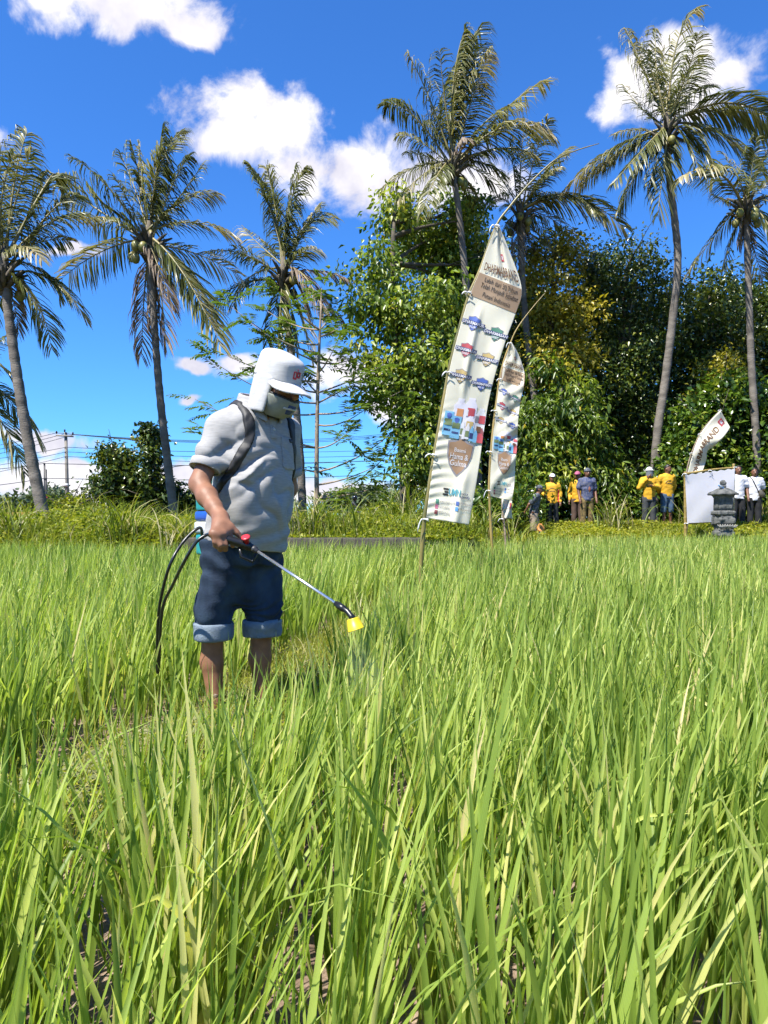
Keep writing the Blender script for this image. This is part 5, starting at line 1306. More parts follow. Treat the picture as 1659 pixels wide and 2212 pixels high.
def chest_print(o, J, lean, hd, hp, vs, S):
    patch(o, vs, lambda p: np.maximum(np.abs(np.hypot(p[..., 0], p[..., 2] - 1.10 * S) - .12) - .010, np.maximum(1.13 * S - p[..., 2], .03 - p[..., 1])), flat('shirt_print', (.18, .10, .04)), 'shirt_print', .010)
    patch(o, vs, lambda p: np.maximum(np.maximum(np.abs(p[..., 2] - 1.135 * S) - .016, np.abs(p[..., 0]) - .085), .03 - p[..., 1]), flat('shirt_print', (.18, .10, .04)), 'shirt_print', .010)
def red_side(o, J, lean, hd, hp, vs, S):
    chest_print(o, J, lean, hd, hp, vs, S)
    patch(o, vs, lambda p: np.maximum(np.abs(p[..., 0] + .17) - .018, np.maximum(.8 * S - p[..., 2], p[..., 2] - 1.2 * S)), flat('red_trim', (.55, .03, .02)), 'side_stripe', .012)
def red_bag(o, J, lean, hd, hp, vs, S):
    v = Vox((-.4, -.3, .7), (-.05, .2, 1.5), .016); v.loft([(J(-.17, -.12, .86), .07, .06), (J(-.17, -.13, 1.1), .075, .06), (J(-.18, -.10, 1.36), .06, .05)], .03); link('shoulder_bag', v.mesh('shoulder_bag', flat('red_trim', (.55, .03, .02))), o)
    patch(o, vs, lambda p: np.hypot(p[..., 0] + .02, p[..., 2] - 1.08 * S) - .06 + .03 * np.sin(p[..., 0] * 60), flat('batik_motif', (.30, .10, .05)), 'batik_motif', .006)
def sling(o, J, lean, hd, hp, vs, S):
    n = unit(np.array([.92, 0, -.40]))
    patch(o, vs, lambda p: np.maximum(np.abs((p - np.array([0, 0, 1.17 * S])) @ n) - .017, p[..., 2] - 1.42 * S), flat('black_strap', (.012, .012, .012)), 'bag_strap', .014)
    v = Vox((-.36, -.05, .7), (-.02, .3, 1.2), .014); v.loft([(J(-.17, .13, .84), .06, .04), (J(-.16, .14, .93), .085, .055), (J(-.13, .14, 1.05), .03, .035)], .03); link('sling_bag', v.mesh('sling_bag', flat('olive_bag', (.08, .07, .05))), o)
    patch(o, vs, lambda p: np.maximum(np.hypot(p[..., 0] + .08, p[..., 2] - 1.22 * S) - .05, .03 - p[..., 1]), flat('pale_print', (.55, .62, .72)), 'shirt_print', .005)
def visor(o, J, lean, hd, hp, vs, S):
    chest_print(o, J, lean, hd, hp, vs, S)
    th = np.linspace(-1.2, 1.2, 12); V = []
    for z in (.025, -.05, -.12):
        for a in th: V.append(hp(.105 * math.sin(a), .105 * math.cos(a) + .015, z))
    idx = np.arange(36).reshape(3, 12); q = np.stack([idx[:-1, :-1], idx[:-1, 1:], idx[1:, 1:], idx[1:, :-1]], -1).reshape(-1, 4)
    link('face_visor', mesh_np('face_visor', np.array(V), [q], flat('visor_plastic', (.35, .38, .42), rough=.1, trans=.5)), o)
def batik_walker(o, J, lean, hd, hp, vs, S):
    pass
bystander('person', (1152, 19.6, 1049), 'person in dark batik shirt and sarong walking along the field edge, seen from the side', 75, shirt='batik', pants='sarong', sleeves='short', hat='headcloth', bend=.22, skirt=True, arms={'r': [(-.23, -.10, 1.06), (-.20, .12, .86)], 'l': [(.23, -.16, 1.08), (.20, -.22, .9)]})
bystander('person', (1193, 21.0, 1024), 'person in yellow long-sleeved shirt and flat white cap with red side stripe', -12, hat='white_cap', pants='dark', extra=red_side, headyaw=.2, arms={'l': [(.27, -.06, 1.08), (.20, .12, 1.0)]})
bystander('person', (1248, 22.3, 1019), 'person in yellow shirt and pink cap, half hidden behind the blue batik shirt', -25, hat='pink_cap', pants='brown')
bystander('person', (1268, 21.2, 1012), 'person in blue batik shirt and patterned brown trousers with a red shoulder bag', 5, shirt='bluebatik', pants='camo', sleeves='short', hat='headcloth', extra=red_bag)
bystander('person', (1402, 21.3, 1010), 'person in yellow shirt lifting a hand to the face under a white helmet with visor', -8, hat='helmet', pants='greydark', extra=visor, arms={'l': [(.27, .05, 1.10), (.07, .20, 1.36)], 'r': [(-.26, .02, 1.10), (-.03, .22, 1.14)]})
bystander('person', (1441, 21.5, 1004), 'bareheaded person in yellow shirt and rolled jeans looking to the side', 8, hat='hair', pants='jeans', pants_end=.33, headyaw=.7, extra=chest_print, arms={'r': [(-.25, -.06, 1.08), (-.2, -.12, .86)], 'l': [(.25, -.06, 1.08), (.16, -.16, .88)]})
bystander('person', (1594, 20.8, 1006), 'person in white shirt half hidden by the bamboo post of the screen', -5, shirt='white', pants='black', sleeves='short', hat='hair')
bystander('person', (1629, 20.8, 1011), 'person in white shirt with an olive sling bag across the chest', -12, shirt='white', pants='black', sleeves='short', hat='hair', extra=sling, arms={'r': [(-.25, -.08, 1.06), (-.10, -.20, .92)], 'l': [(.25, -.08, 1.06), (.10, -.20, .92)]})
# cloth bundle carried by the walker
def bundle():
    c = P(1170, 1145, 19.4); o = thing('cloth_bundle', c, 'blue and orange cloth bundle carried by the walker in the sarong', 'cloth')
    v = Vox((-.2, -.2, -.3), (.2, .2, .2), .016); v.loft([((0, 0, -.18), .10, .06), ((.02, 0, -.1), .12, .07), ((-.02, 0, -.02), .07, .05)], .03); v.mod(lambda p, D: D + .015 * vnoise(p * 16, 3))
    link('blue_cloth', v.mesh('blue_cloth', flat('blue_cloth', (.04, .10, .50))), o)
    v = Vox((-.2, -.2, -.3), (.2, .2, .3), .016); v.loft([((-.03, -.02, -.04), .08, .06), ((-.02, 0, .06), .10, .06), ((-.04, 0, .16), .05, .05)], .03); v.mod(lambda p, D: D + .015 * vnoise(p * 16, 5))
    link('orange_cloth', v.mesh('orange_cloth', flat('orange_cloth', (.60, .24, .05))), o)
bundle()
def rider():
    d = 40.0; c = P(768, 1112, d); c[2] = .35
    o = thing('motorbike', c, 'distant white motorbike half hidden in the weeds beyond the wall', 'motorbike')
    for x in (-.62, .62):
        w = MB(); th = np.linspace(0, 2 * np.pi, 18); w.tube(np.stack([x + .27 * np.cos(th), 0 * th, .28 + .27 * np.sin(th)], 1), .05, 6, cap=False); w.build('wheel', M['darkmetal'], o)
    wm = flat('white_fairing', (.8, .8, .8), rough=.3)
    v = Vox((-1, -.3, .1), (1, .3, 1.3), .03); v.chain([(-.75, 0, .72), (-.2, 0, .66), (.2, 0, .45), (.5, 0, .75), (.62, 0, 1.0)], [.09, .14, .13, .12, .10], .06); link('fairing', v.mesh('fairing', wm), o)
    v = Vox((-1, -.3, .5), (.5, .3, 1.1), .03); v.cone((-.7, 0, .84), (-.05, 0, .80), .08, .10, .03); link('saddle', v.mesh('saddle', M['darkmetal']), o)
    MB().tube(np.array([[.45, -.34, 1.08], [.5, 0, 1.04], [.45, .34, 1.08]]), .025, 6).build('handlebar', M['darkmetal'], o)
    r = thing('person', c + [-.1, 0, 0], 'distant rider in dark clothes and black helmet on the white motorbike', 'person')
    v = Vox((-.6, -.5, .1), (.9, .5, 1.9), .03)
    v.loft([((-.15, 0, .85), .17, .2), ((-.1, 0, 1.1), .15, .2), ((-.02, 0, 1.35), .12, .2)], .05); v.cone((0, 0, 1.35), (.04, 0, 1.5), .07, .07, .04); v.ell((.06, 0, 1.58), (.12, .10, .13), .03)
    for s in (-1, 1): v.chain([(0, s * .2, 1.32), (.2, s * .3, 1.1), (.5, s * .3, 1.1)], [.07, .055, .04], .03); v.chain([(-.12, s * .1, .88), (.25, s * .18, .75), (.15, s * .18, .3), (.28, s * .18, .26)], [.11, .08, .06, .05], .03)
    link('body', v.mesh('body', flat('rider_jacket', (.02, .02, .025))), r)
    v = Vox((-.2, -.25, 1.3), (.35, .25, 1.9), .02); v.ell((.06, 0, 1.6), (.15, .13, .15), .02); link('helmet', v.mesh('helmet', flat('black_gloss', (.01, .01, .012), rough=.15)), r)
    v = Vox((-.5, -.4, .6), (.7, .4, 1.1), .03); v.chain([(.0, -.2, .85), (.25, -.24, .80)], [.10, .09], .03); link('purple_cloth', v.mesh('purple_cloth', flat('purple_cloth', (.18, .03, .35))), r)
rider()
def far_roof():
    c = P(75, 1122, 60); o = thing('tiled_roof_house', (c[0], 60, .2), 'low orange roof just showing above the weeds beside the leaning palm', 'house')
    w = 5.6
    MB().box((0, 0, .25), (w * .95, 3, .5)).build('wall', flat('house_wall', (.5, .45, .38)), o, False)
    V = np.array([[-w / 2, -2, .45], [w / 2, -2, .45], [w / 2, 2, .45], [-w / 2, 2, .45], [-w / 2 + .6, 0, 1.12], [w / 2 - .6, 0, 1.12]])
    link('roof', mesh_np('roof', V, [np.array([[0, 1, 5, 4], [2, 3, 4, 5]]), np.array([[1, 2, 5], [3, 0, 4]])], mat_plain('orange_tile', (.45, .16, .05), rough=.8, noise=.25, scale=6), smooth=False), o)
far_roof()

# ------------------------------------------------------------------ the man with the sprayer
TH = R(45); MC, MS = math.cos(TH), math.sin(TH); D0 = 3.2; X0 = (515 - CX) / FPX * D0
def bp(x, y, f=None, r=None):
    """point of the man's own frame (right, forward, up) seen at print (x, y), given its forward or right offset"""
    k = x - CX
    if r is None: r = (FPX * (X0 + f * MS) - k * (D0 - f * MC)) / (FPX * MC - k * MS)
    else: f = (k * (D0 - r * MS) - FPX * (X0 - r * MC)) / (FPX * MS + k * MC)
    dep = D0 - r * MS - f * MC
    return np.array([r, f, CAMZ - (y - CY) / FPX * dep])
def m2w(p): return np.array([X0 - p[0] * MC + p[1] * MS, D0 - p[0] * MS - p[1] * MC, p[2]])
def w2m(w):
    a = w[0] - X0; b = w[1] - D0; return np.array([-a * MC - b * MS, a * MS - b * MC, w[2]])

def spray_man():
    root = thing('person', (X0, D0, 0), 'man in grey polo shirt, neck-flap cap and face mask spraying the rice', 'person', rz=TH + np.pi)
    hc = bp(599, 829, r=-.008)
    yaw, pit, rol = .14, .36, -.05
    Rz = np.array([[math.cos(yaw), -math.sin(yaw), 0], [math.sin(yaw), math.cos(yaw), 0], [0, 0, 1]])
    Rx = np.array([[1, 0, 0], [0, math.cos(pit), math.sin(pit)], [0, -math.sin(pit), math.cos(pit)]])
    Ry = np.array([[math.cos(rol), 0, math.sin(rol)], [0, 1, 0], [-math.sin(rol), 0, math.cos(rol)]])
    Rh = Rz @ Rx @ Ry
    H = lambda x, y, z: hc + Rh @ np.array([x, y, z])
    hq = lambda p: (p - hc) @ Rh
    shR = bp(474, 921, r=.160); shL = bp(622, 928, r=-.160)
    elR = bp(431, 1046, r=.262); wrR = bp(477, 1119, f=.30)
    elL = np.array([-.235, .045, 1.03]); wrL = np.array([-.10, -.06, .86])
    kn = [bp(x, y, f=.375 + k) for x, y, k in ((492, 1147, -.01), (482, 1153, .0), (471, 1155, .0), (461, 1152, -.01))]      # knuckles, index first
    h = .0058
    v = Vox((-.42, -.32, -.02), (.42, .56, 1.68), h)
    # head
    v.ell(hc, (.073, .092, .108), .02, rot=Rh); v.ell(H(0, .045, -.06), (.054, .05, .06), .03, rot=Rh)
    v.cone(H(0, .092, .012), H(0, .115, -.024), .011, .017, .014)
    for s in (-1, 1):
        v.ell(H(s * .070, -.005, -.01), (.010, .018, .028), .008, rot=Rh); v.ell(H(s * .034, .074, .018), (.024, .012, .009), .012, rot=Rh); v.ell(H(s * .04, .07, -.02), (.022, .02, .018), .02, rot=Rh)
    v.cone(H(0, -.02, -.06), np.array([0, .145, 1.33]), .060, .072, .04)
    # trunk
    v.loft([((0, .03, .78), .125, .10), ((0, .07, .92), .13, .11), ((0, .11, 1.08), .125, .10), ((0, .135, 1.22), .13, .085), ((0, .14, 1.36), .080, .065)], .04)
    # arms
    v.chain([shR, shR * .5 + elR * .5, elR], [.036, .040, .041], .02)
    fm = elR * .62 + wrR * .38
    v.cone(elR, fm, .0375, .0395, .02); v.cone(fm, elR * .3 + wrR * .7, .0395, .031, .02); v.cone(elR * .3 + wrR * .7, wrR, .032, .027, .015)
    v.chain([shL, elL, wrL], [.038, .040, .030], .02); v.cone(wrL, wrL + [0, .02, -.08], .034, .03, .02)
    for q in range(4): v.cone(wrL + [(q - 1.5) * .014, .025, -.08], wrL + [(q - 1.5) * .014, .05, -.15], .009, .008, .006)
    # right hand closed on the grip
    G0 = bp(468, 1158, f=.36); G1 = bp(540, 1180, f=.43); g = unit(G1 - G0)
    pc = wrR * .45 + (kn[1] + kn[2]) / 2 * .55
    for q in range(4): v.cone(wrR * .75 + kn[q] * .25, kn[q], .021, .0165, .016)
    v.cone(wrR, pc, .029, .026, .02)
    tips = []
    for q in range(4):
        a = kn[q]; fl = [1.0, 1.06, 1.0, .84][q]
        down = np.array([0, .012, -1.0]); 
        b = a + unit(down + g * (.22 if q == 0 else .05) + np.array([.0, .30, 0])) * .040 * fl
        c = b + unit(np.array([-.45, -.70, -.75]) + g * (.25 if q == 0 else 0)) * .026 * fl
        e = c + unit(np.array([-.55, -.80, .10])) * .021 * fl
        v.cone(a, b, .0128, .0112, .008); v.cone(b, c, .0110, .0098, .005); v.cone(c, e, .0096, .0080, .004)
        v.ell(a, (.0145, .0145, .0130), .010)
    t0 = wrR * .55 + kn[0] * .45; t1 = bp(498, 1138, f=.36); t2 = bp(511, 1150, f=.375); t3 = bp(522, 1162, f=.385)
    v.cone(t0, t1, .018, .0155, .016); v.cone(t1, t2, .0145, .0125, .006); v.cone(t2, t3, .0125, .0095, .004)
    # legs
    ftR, ftL = np.array([.105, -.01, .05]), np.array([-.095, .05, .05])
    kR, kL = bp(460, 1358, r=.11), bp(566, 1352, r=-.09)
    for (k_, ft, hx) in ((kR, ftR, .09), (kL, ftL, -.09)):
        v.cone(np.array([hx * .85, .03, .80]), k_, .066, .052, .03)
        m_ = k_ * .62 + ft * .38 + np.array([0, -.02, 0])
        v.cone(k_, m_, .046, .047, .02); v.cone(m_, ft + [0, 0, .06], .046, .031, .02)
        v.cone(ft + [0, -.03, 0], ft + [0, .15, -.015], .040, .032, .02)
    body = link('body', v.mesh('body', [M['skin']], 2), root)
    # mud on the shins is in the skin material of the lower legs
    mudv = v.copy(); mudv.mod(lambda p, D: np.maximum(D - .0025, p[..., 2] - .14 + .10 * vnoise(p * 26, 2)))
    link('mud_coat', mudv.mesh('mud_coat', M['mud'], 0), root)
    for s in (-1, 1):
        e = Vox(H(s * .033, .088, .004) - .03, H(s * .033, .088, .004) + .03, .003); e.ell(H(s * .033, .083, .004), (.015, .010, .008), .004, rot=Rh); link('eye', e.mesh('eye', M['eye']), root)
    # ---- jeans
    j = Vox((-.34, -.30, .34), (.34, .40, .92), .0065)
    j.loft([((0, .02, .70), .160, .140), ((0, .03, .78), .164, .140), ((0, .04, .88), .155, .130)], .03, sup=2.2)
    for (k_, hx, fy) in ((kR, .092, .02), (kL, -.092, .04)):
        j.loft([(k_ + [0, 0, -.025], .070, .072), (k_ + [0, .006, .03], .074, .078), (k_ + [hx * .0, .010, .10], .077, .084), (np.array([hx * .96, fy, .66]), .083, .096), (np.array([hx * .9, fy, .80]), .090, .118)], .022, sup=2.2)
    j.cone((0, .03, .74), (0, .03, .575), .085, .062, .05)
    def jf(p, D):
        z = p[..., 2]; w1 = np.exp(-((z - .49) / .06) ** 2); w2 = np.exp(-((z - .72) / .10) ** 2)
        return D + .006 * w1 * np.sin(z * 105 + 9 * vnoise(p * 11, 3) + p[..., 0] * 45) + .005 * w2 * np.sin(z * 75 - np.abs(p[..., 0]) * 70 + 3 * vnoise(p * 7, 5)) + .005 * vnoise(p * [11, 11, 9], 9)
    j.mod(jf); link('jeans', j.mesh('jeans', DENIM), root)
    for k_, nm in ((kR, 1), (kL, 2)):
        c = Vox(k_ - [.14, .14, .07], k_ + [.14, .14, .07], .0055)
        c.loft([(k_ + [0, 0, -.046], .077, .079), (k_ + [0, 0, -.036], .083, .085), (k_ + [0, .002, .018], .085, .088), (k_ + [0, .002, .030], .079, .082)], .004, sup=2.1)
        c.mod(lambda p, D: D + .006 * vnoise(p * [14, 14, 30], 4 + nm) + (p[..., 0] - k_[0]) * .0)
        s_ = .10
        c.mod(lambda p, D: np.where(True, D, D)); link('jeans_cuff', c.mesh('jeans_cuff', DENIMIN), root)
    # ---- shirt
    s = Vox((-.42, -.22, .66), (.42, .42, 1.46), .0058)
    s.loft([((0, .035, .70), .172, .158), ((0, .06, .80), .173, .162), ((0, .085, .92), .170, .164), ((0, .11, 1.06), .165, .148), ((0, .132, 1.20), .170, .124), ((0, .138, 1.28), .166, .110), ((0, .143, 1.335), .128, .092), ((0, .147, 1.372), .092, .080), ((0, .150, 1.395), .078, .075)], .03, sup=2.25)
    for a, b, t in ((shR, elR, .74), (shL, elL, .72)):
        ax = unit(b - a); e_ = a + (b - a) * t; L_ = np.linalg.norm(e_ - a)
        def slv(p, a=a, ax=ax, L_=L_):
            q = p - a; z = q @ ax; rd = np.sqrt(np.maximum((q * q).sum(-1) - z * z, 0))
            return np.maximum(np.where(z < 0, np.sqrt((q * q).sum(-1)), rd) - (.051 + .010 * np.clip(z / L_, 0, 1)), z - L_)
        s.add(slv, np.minimum(a, e_) - .1, np.maximum(a, e_) + .1, .045)
    for a in (shR, shL): s.cone(np.array([np.sign(a[0]) * .045, .140, 1.348]), a, .046, .044, .03)
    hem = lambda p: .785 + .10 * p[..., 0] - .17 * (p[..., 1] - .05)
    def sf(p, D):
        x, y, z = p[..., 0], p[..., 1], p[..., 2]
        n1 = vnoise(p * 5.0, 2); n2 = vnoise(p * 9.0, 6)
        fr = np.clip((y - .02) / .12, 0, 1)
        # drag folds from the shoulders across the chest, slack folds over the belly and sleeves
        rg = lambda a: 1 - 2 * np.abs(np.sin(a * .5)) ** .8
        f1 = rg((z * 46 + x * 34) + 3.2 * n1) * np.exp(-((z - 1.12) / .12) ** 2) * np.clip((x + .06) / .12, 0, 1)
        f2 = rg((z * 36 - x * 38) + 3.0 * n2) * np.exp(-((z - .96) / .10) ** 2)
        f7 = rg(z * 88 - x * 62 + 6 * n2 + 4 * n1) * (.35 + .65 * np.clip(n1 * 2, 0, 1))
        f3 = np.sin(z * 92 + x * 22 + 3.5 * n1) * np.exp(-((z - .82) / .05) ** 2)
        f4 = np.sin((z * 60 - x * 40) + 3 * n2) * np.exp(-((np.abs(x) - .24) / .06) ** 2)
        f5 = np.exp(-((x - .5 * (z - 1.02) - .02) / .016) ** 2) * np.exp(-((z - 1.0) / .11) ** 2)
        f6 = np.exp(-((x - .09 + .9 * (z - 1.10)) / .014) ** 2) * np.exp(-((z - 1.08) / .06) ** 2)
        D = D + .0026 * f7 + fr * (.0105 * f1 + .0105 * f2 + .0050 * f3) + .0030 * f4 - fr * (.014 * f5 + .014 * f6) + .0065 * n1 + .0035 * n2
        return np.maximum(D, (hem(p) - z) * .95)
    s.mod(sf)
    shirt = link('polo_shirt', s.mesh('polo_shirt', SHIRTG, 1), root)
    # ribbed sleeve bands
    for a, b, t in ((shR, elR, .74), (shL, elL, .72)):
        ax = unit(b - a); e_ = a + (b - a) * t; U = unit(np.cross(ax, [0, 1, 0])); W = np.cross(ax, U); th = np.linspace(0, 2 * np.pi, 40)
        mb = MB(); n = 40; V = []
        for z_, r_ in ((-.032, .0590), (-.030, .0630), (.002, .0638), (.004, .061), (.002, .056)):
            V.append(e_ + ax * z_ + (np.cos(th[:, None] * 1.0) * U + np.sin(th[:, None]) * W) * r_)
        V = np.concatenate(V); idx = np.arange(len(V)).reshape(-1, n); F = np.stack([idx[:-1, :-1], idx[:-1, 1:], idx[1:, 1:], idx[1:, :-1]], -1).reshape(-1, 4)
        mb.add(V, [F]); mb.build('sleeve_band', SHIRTG, shirt)
    # collar, placket, button, pocket
    cb = np.array([0, .150, 1.375]); c = Vox(cb - [.16, .16, .09], cb + [.16, .18, .09], .0045)
    def col(p):
        q = p - cb; z = q[..., 2] + .30 * q[..., 1]
        rr = np.hypot(q[..., 0], q[..., 1] * 1.0); an = np.arctan2(q[..., 0], q[..., 1])
        r0 = .086 - .30 * z + .012 * np.clip(1 - np.abs(an), 0, 1)
        d = np.abs(rr - r0) - .0055
        top = z - .030; bot = -.030 - .030 * np.clip(1.2 - np.abs(an), 0, 1) - z
        gap = .30 - np.abs(an)
        return np.maximum(np.maximum(d, np.maximum(top, bot)), gap * .06)
    c.add(col, cb - .14, cb + .14, .004); link('collar', c.mesh('collar', SHIRTG, 1), shirt)
    patch(shirt, s, lambda p: np.maximum(np.maximum(np.abs(p[..., 0] + .004) - .016, np.abs(p[..., 2] - 1.275) - .055), .12 - p[..., 1]), SHIRTG, 'placket', .0045)
    patch(shirt, s, lambda p: np.maximum(np.hypot(p[..., 0] + .004, p[..., 2] - 1.262) - .0075, .12 - p[..., 1]), flat('shirt_button', (.7, .7, .68), rough=.3), 'button', .009)
    neckv = s.copy(); neckv.mod(lambda p, D: np.maximum(D - .0022, np.maximum(np.maximum(np.abs(p[..., 0]) - (p[..., 2] - 1.275) * .55, 1.275 - p[..., 2]), .10 - p[..., 1]))); link('open_neck', neckv.mesh('open_neck', M['skin'], 0), body)
    pk = lambda p: np.maximum(np.maximum(np.abs(p[..., 0] + .098) - .056, np.maximum(p[..., 2] - 1.235, 1.10 + .35 * np.maximum(0, np.abs(p[..., 0] + .098) - .035) - p[..., 2])), .10 - p[..., 1])
    patch(shirt, s, pk, SHIRTG, 'chest_pocket', .0055)
    patch(shirt, s, lambda p: np.maximum(np.maximum(np.abs(p[..., 0] + .105) - .020, np.abs(p[..., 2] - 1.220) - .009), .10 - p[..., 1]), flat('black_tag', (.015, .015, .02)), 'pocket_tag', .009)
    # ---- headwear
    c = Vox(hc - .26, hc + .26, .0045)
    def crown(p):
        q = hq(p); z = q[..., 2]; t = np.clip((z - .02) / .12, 0, 1)
        rx = .087 - .007 * t; ry = .106 - .009 * t
        rad = (((np.abs(q[..., 0]) / rx) ** 2.3 + (np.abs(q[..., 1] + .004) / ry) ** 2.3) ** (1 / 2.3) - 1) * .09
        topz = .106 + .026 * (1 - np.clip((q[..., 0] / .09) ** 2 + (q[..., 1] / .11) ** 2, 0, 1)) - .10 * q[..., 1]
        k = .022; a_, b_ = rad, z - topz; hh = np.clip(.5 + .5 * (a_ - b_) / k, 0, 1)
        return np.maximum(b_ * (1 - hh) + a_ * hh + k * hh * (1 - hh), .012 - z) + .005 * vnoise(q * 14, 4)
    c.add(crown, hc - .2, hc + .2, .006)
    0 and c.add(lambda p: np.maximum(np.abs(np.maximum(np.hypot(hq(p)[..., 0] / .089, (hq(p)[..., 1] + .004) / .107) - 1, -1) * .09) - .004, np.abs(hq(p)[..., 2] - (.101 - .10 * hq(p)[..., 1])) - .004), hc - .2, hc + .2, .006)
    cap = link('cap', c.mesh('cap', CAPG, 2), root)
    b = Vox(hc - .20, hc + .24, .0034)
    def bill(p):
        q = hq(p); r2 = np.hypot(q[..., 0] / .098, (q[..., 1] - .055) / .118)
        z0 = .030 - .34 * (q[..., 1] - .07) - 4.2 * q[..., 0] ** 2
        return np.maximum(np.maximum((r2 - 1) * .1, np.abs(q[..., 2] - z0) - .0045), .045 - q[..., 1])
    b.add(bill, hc - .22, hc + .28, .004); link('bill', b.mesh('bill', CAPG, 3), cap)
    fl = Vox(hc - .30, hc + .26, .0045)
    def flap(p):
        q = hq(p); z = q[..., 2]; t = np.clip((.05 - z) / .23, 0, 1)
        rx = .0800 + .010 * t - .010 * t ** 4; ry = .0985 + .012 * t
        d = np.abs((np.hypot(q[..., 0] / rx, (q[..., 1] + .006 - .034 * t) / ry) - 1) * .1) - .0085
        front = q[..., 1] - (.052 + .004 * t - .9 * np.clip(t - .80, 0, 1) * .5)
        low = -.138 + .20 * q[..., 1] - .010 * np.cos(np.arctan2(q[..., 0], -q[..., 1]) * 2.0) - z
        d = d + .004 * np.sin(np.arctan2(q[..., 0], q[..., 1]) * 9 + 3 * vnoise(q * 10, 3)) * t
        k = .010
        for e_ in (front, low, z - .030): hh = np.clip(.5 + .5 * (d - e_) / k, 0, 1); d = e_ * (1 - hh) + d * hh + k * hh * (1 - hh)
        return d
    fl.add(flap, hc - .26, hc + .2, .004); link('neck_flap', fl.mesh('neck_flap', CAPG, 3), cap)
    # cap emblem and small words on the front panel
    ev = c.copy(); emb = flat('red_emblem', (.60, .035, .05))
    def ring(p, x0, z0, w, hh, t):
        q = hq(p); a = np.abs(q[..., 0] - x0) - w; b2 = np.abs(q[..., 2] - z0 ) - hh; o_ = np.maximum(a, b2); return np.maximum(o_, -(o_ + t))
    for nm, f_ in (('l', lambda p: ring(p, .013, .056, .010, .016, .0062)), ('r', lambda p: ring(p, -.006, .061, .010, .0125, .0062)), ('s', lambda p: np.maximum(np.abs(hq(p)[..., 0] - .003) - .003, np.abs(hq(p)[..., 2] - .079) - .005))):
        patch(cap, ev, lambda p, f_=f_: np.maximum(f_(p), .065 - hq(p)[..., 1]), emb, 'emblem', .004)
    for k in range(4): patch(cap, ev, lambda p, k=k: np.maximum(np.maximum(np.abs(hq(p)[..., 0] + .038) - .010, np.abs(hq(p)[..., 2] - .072 + .009 * k) - .0024), .02 - hq(p)[..., 1]), flat('grey_words', (.16, .17, .22)), 'small_words', .004)
    # mask
    mk = Vox(hc - .2, hc + .22, .0042)
    def base_face(p):
        q = hq(p); return (np.sqrt((q[..., 0] / .083) ** 2 + ((q[..., 1] - .012) / .108) ** 2 + ((q[..., 2] + .035) / .105) ** 2) - 1) * .085
    mk.add(base_face, hc - .15, hc + .15, .004)
    reg = lambda p, m: np.maximum(np.maximum(hq(p)[..., 2] - (-.048 + m) - .12 * np.abs(hq(p)[..., 0]), -(.128 + m) - hq(p)[..., 2]), .028 - m * 1.2 - hq(p)[..., 1])
    mb_ = mk.copy(); mb_.mod(lambda p, D: np.maximum(D, reg(p, .009))); link('mask_border', mb_.mesh('mask_border', flat('mask_border', (.015, .015, .015)), 1), root)
    mg = mk.copy(); mg.mod(lambda p, D: np.maximum(D - .0045, reg(p, 0))); mask = link('face_mask', mg.mesh('face_mask', flat('mask_cloth', (.30, .32, .27), rough=.85, noise=.12, scale=40), 1), root)
    patch(mask, mg, lambda p: np.maximum(np.maximum(np.abs(hq(p)[..., 0]) - .021 + .4 * np.clip(-.082 - hq(p)[..., 2], 0, 1), np.abs(hq(p)[..., 2] + .082) - .021), .05 - hq(p)[..., 1]), flat('mask_shield', (.03, .06, .20)), 'mask_emblem', .0025)
    patch(mask, mg, lambda p: np.maximum(np.maximum(np.abs(hq(p)[..., 0]) - .036, np.abs(hq(p)[..., 2] + .078) - .0045), .05 - hq(p)[..., 1]), flat('mask_words', (.6, .6, .6)), 'mask_lettering', .0042)
    for sx in (-1, 1):
        MB().tube(crom([H(sx * .074, .045, -.045), H(sx * .074, .03, -.03), H(sx * .070, .01, -.02)], 8), .003, 5).build('ear_loop', flat('mask_border', (.015, .015, .015)), mask)
    return root, s, G0, G1, g, wrR

def grey_knit(name, c1, c2):
    """heathered jersey cloth with short horizontal streaks and knit relief"""
    return mat_plain(name, c1, rough=.88, col2=c2, scale=34, stretch=(1, 1, 5), bump=.08, bscale=260, spec=.2, detail=6)
SHIRTG = grey_knit('heather_grey_knit', (.36, .352, .345), (.44, .43, .42))
CAPG = grey_knit('cap_cloth', (.52, .52, .52), (.62, .62, .61))
DENIM = mat_plain('dark_denim', (.010, .018, .038), rough=.85, col2=(.045, .075, .12), scale=9, bump=.25, bscale=220, spec=.2, stretch=(1, 1, .6), detail=7)
DENIMIN = mat_plain('denim_inside', (.15, .20, .26), rough=.9, col2=(.27, .32, .37), scale=20, bump=.3, bscale=200, spec=.2)
MAN, SHV, G0, G1, GD, WR = spray_man()

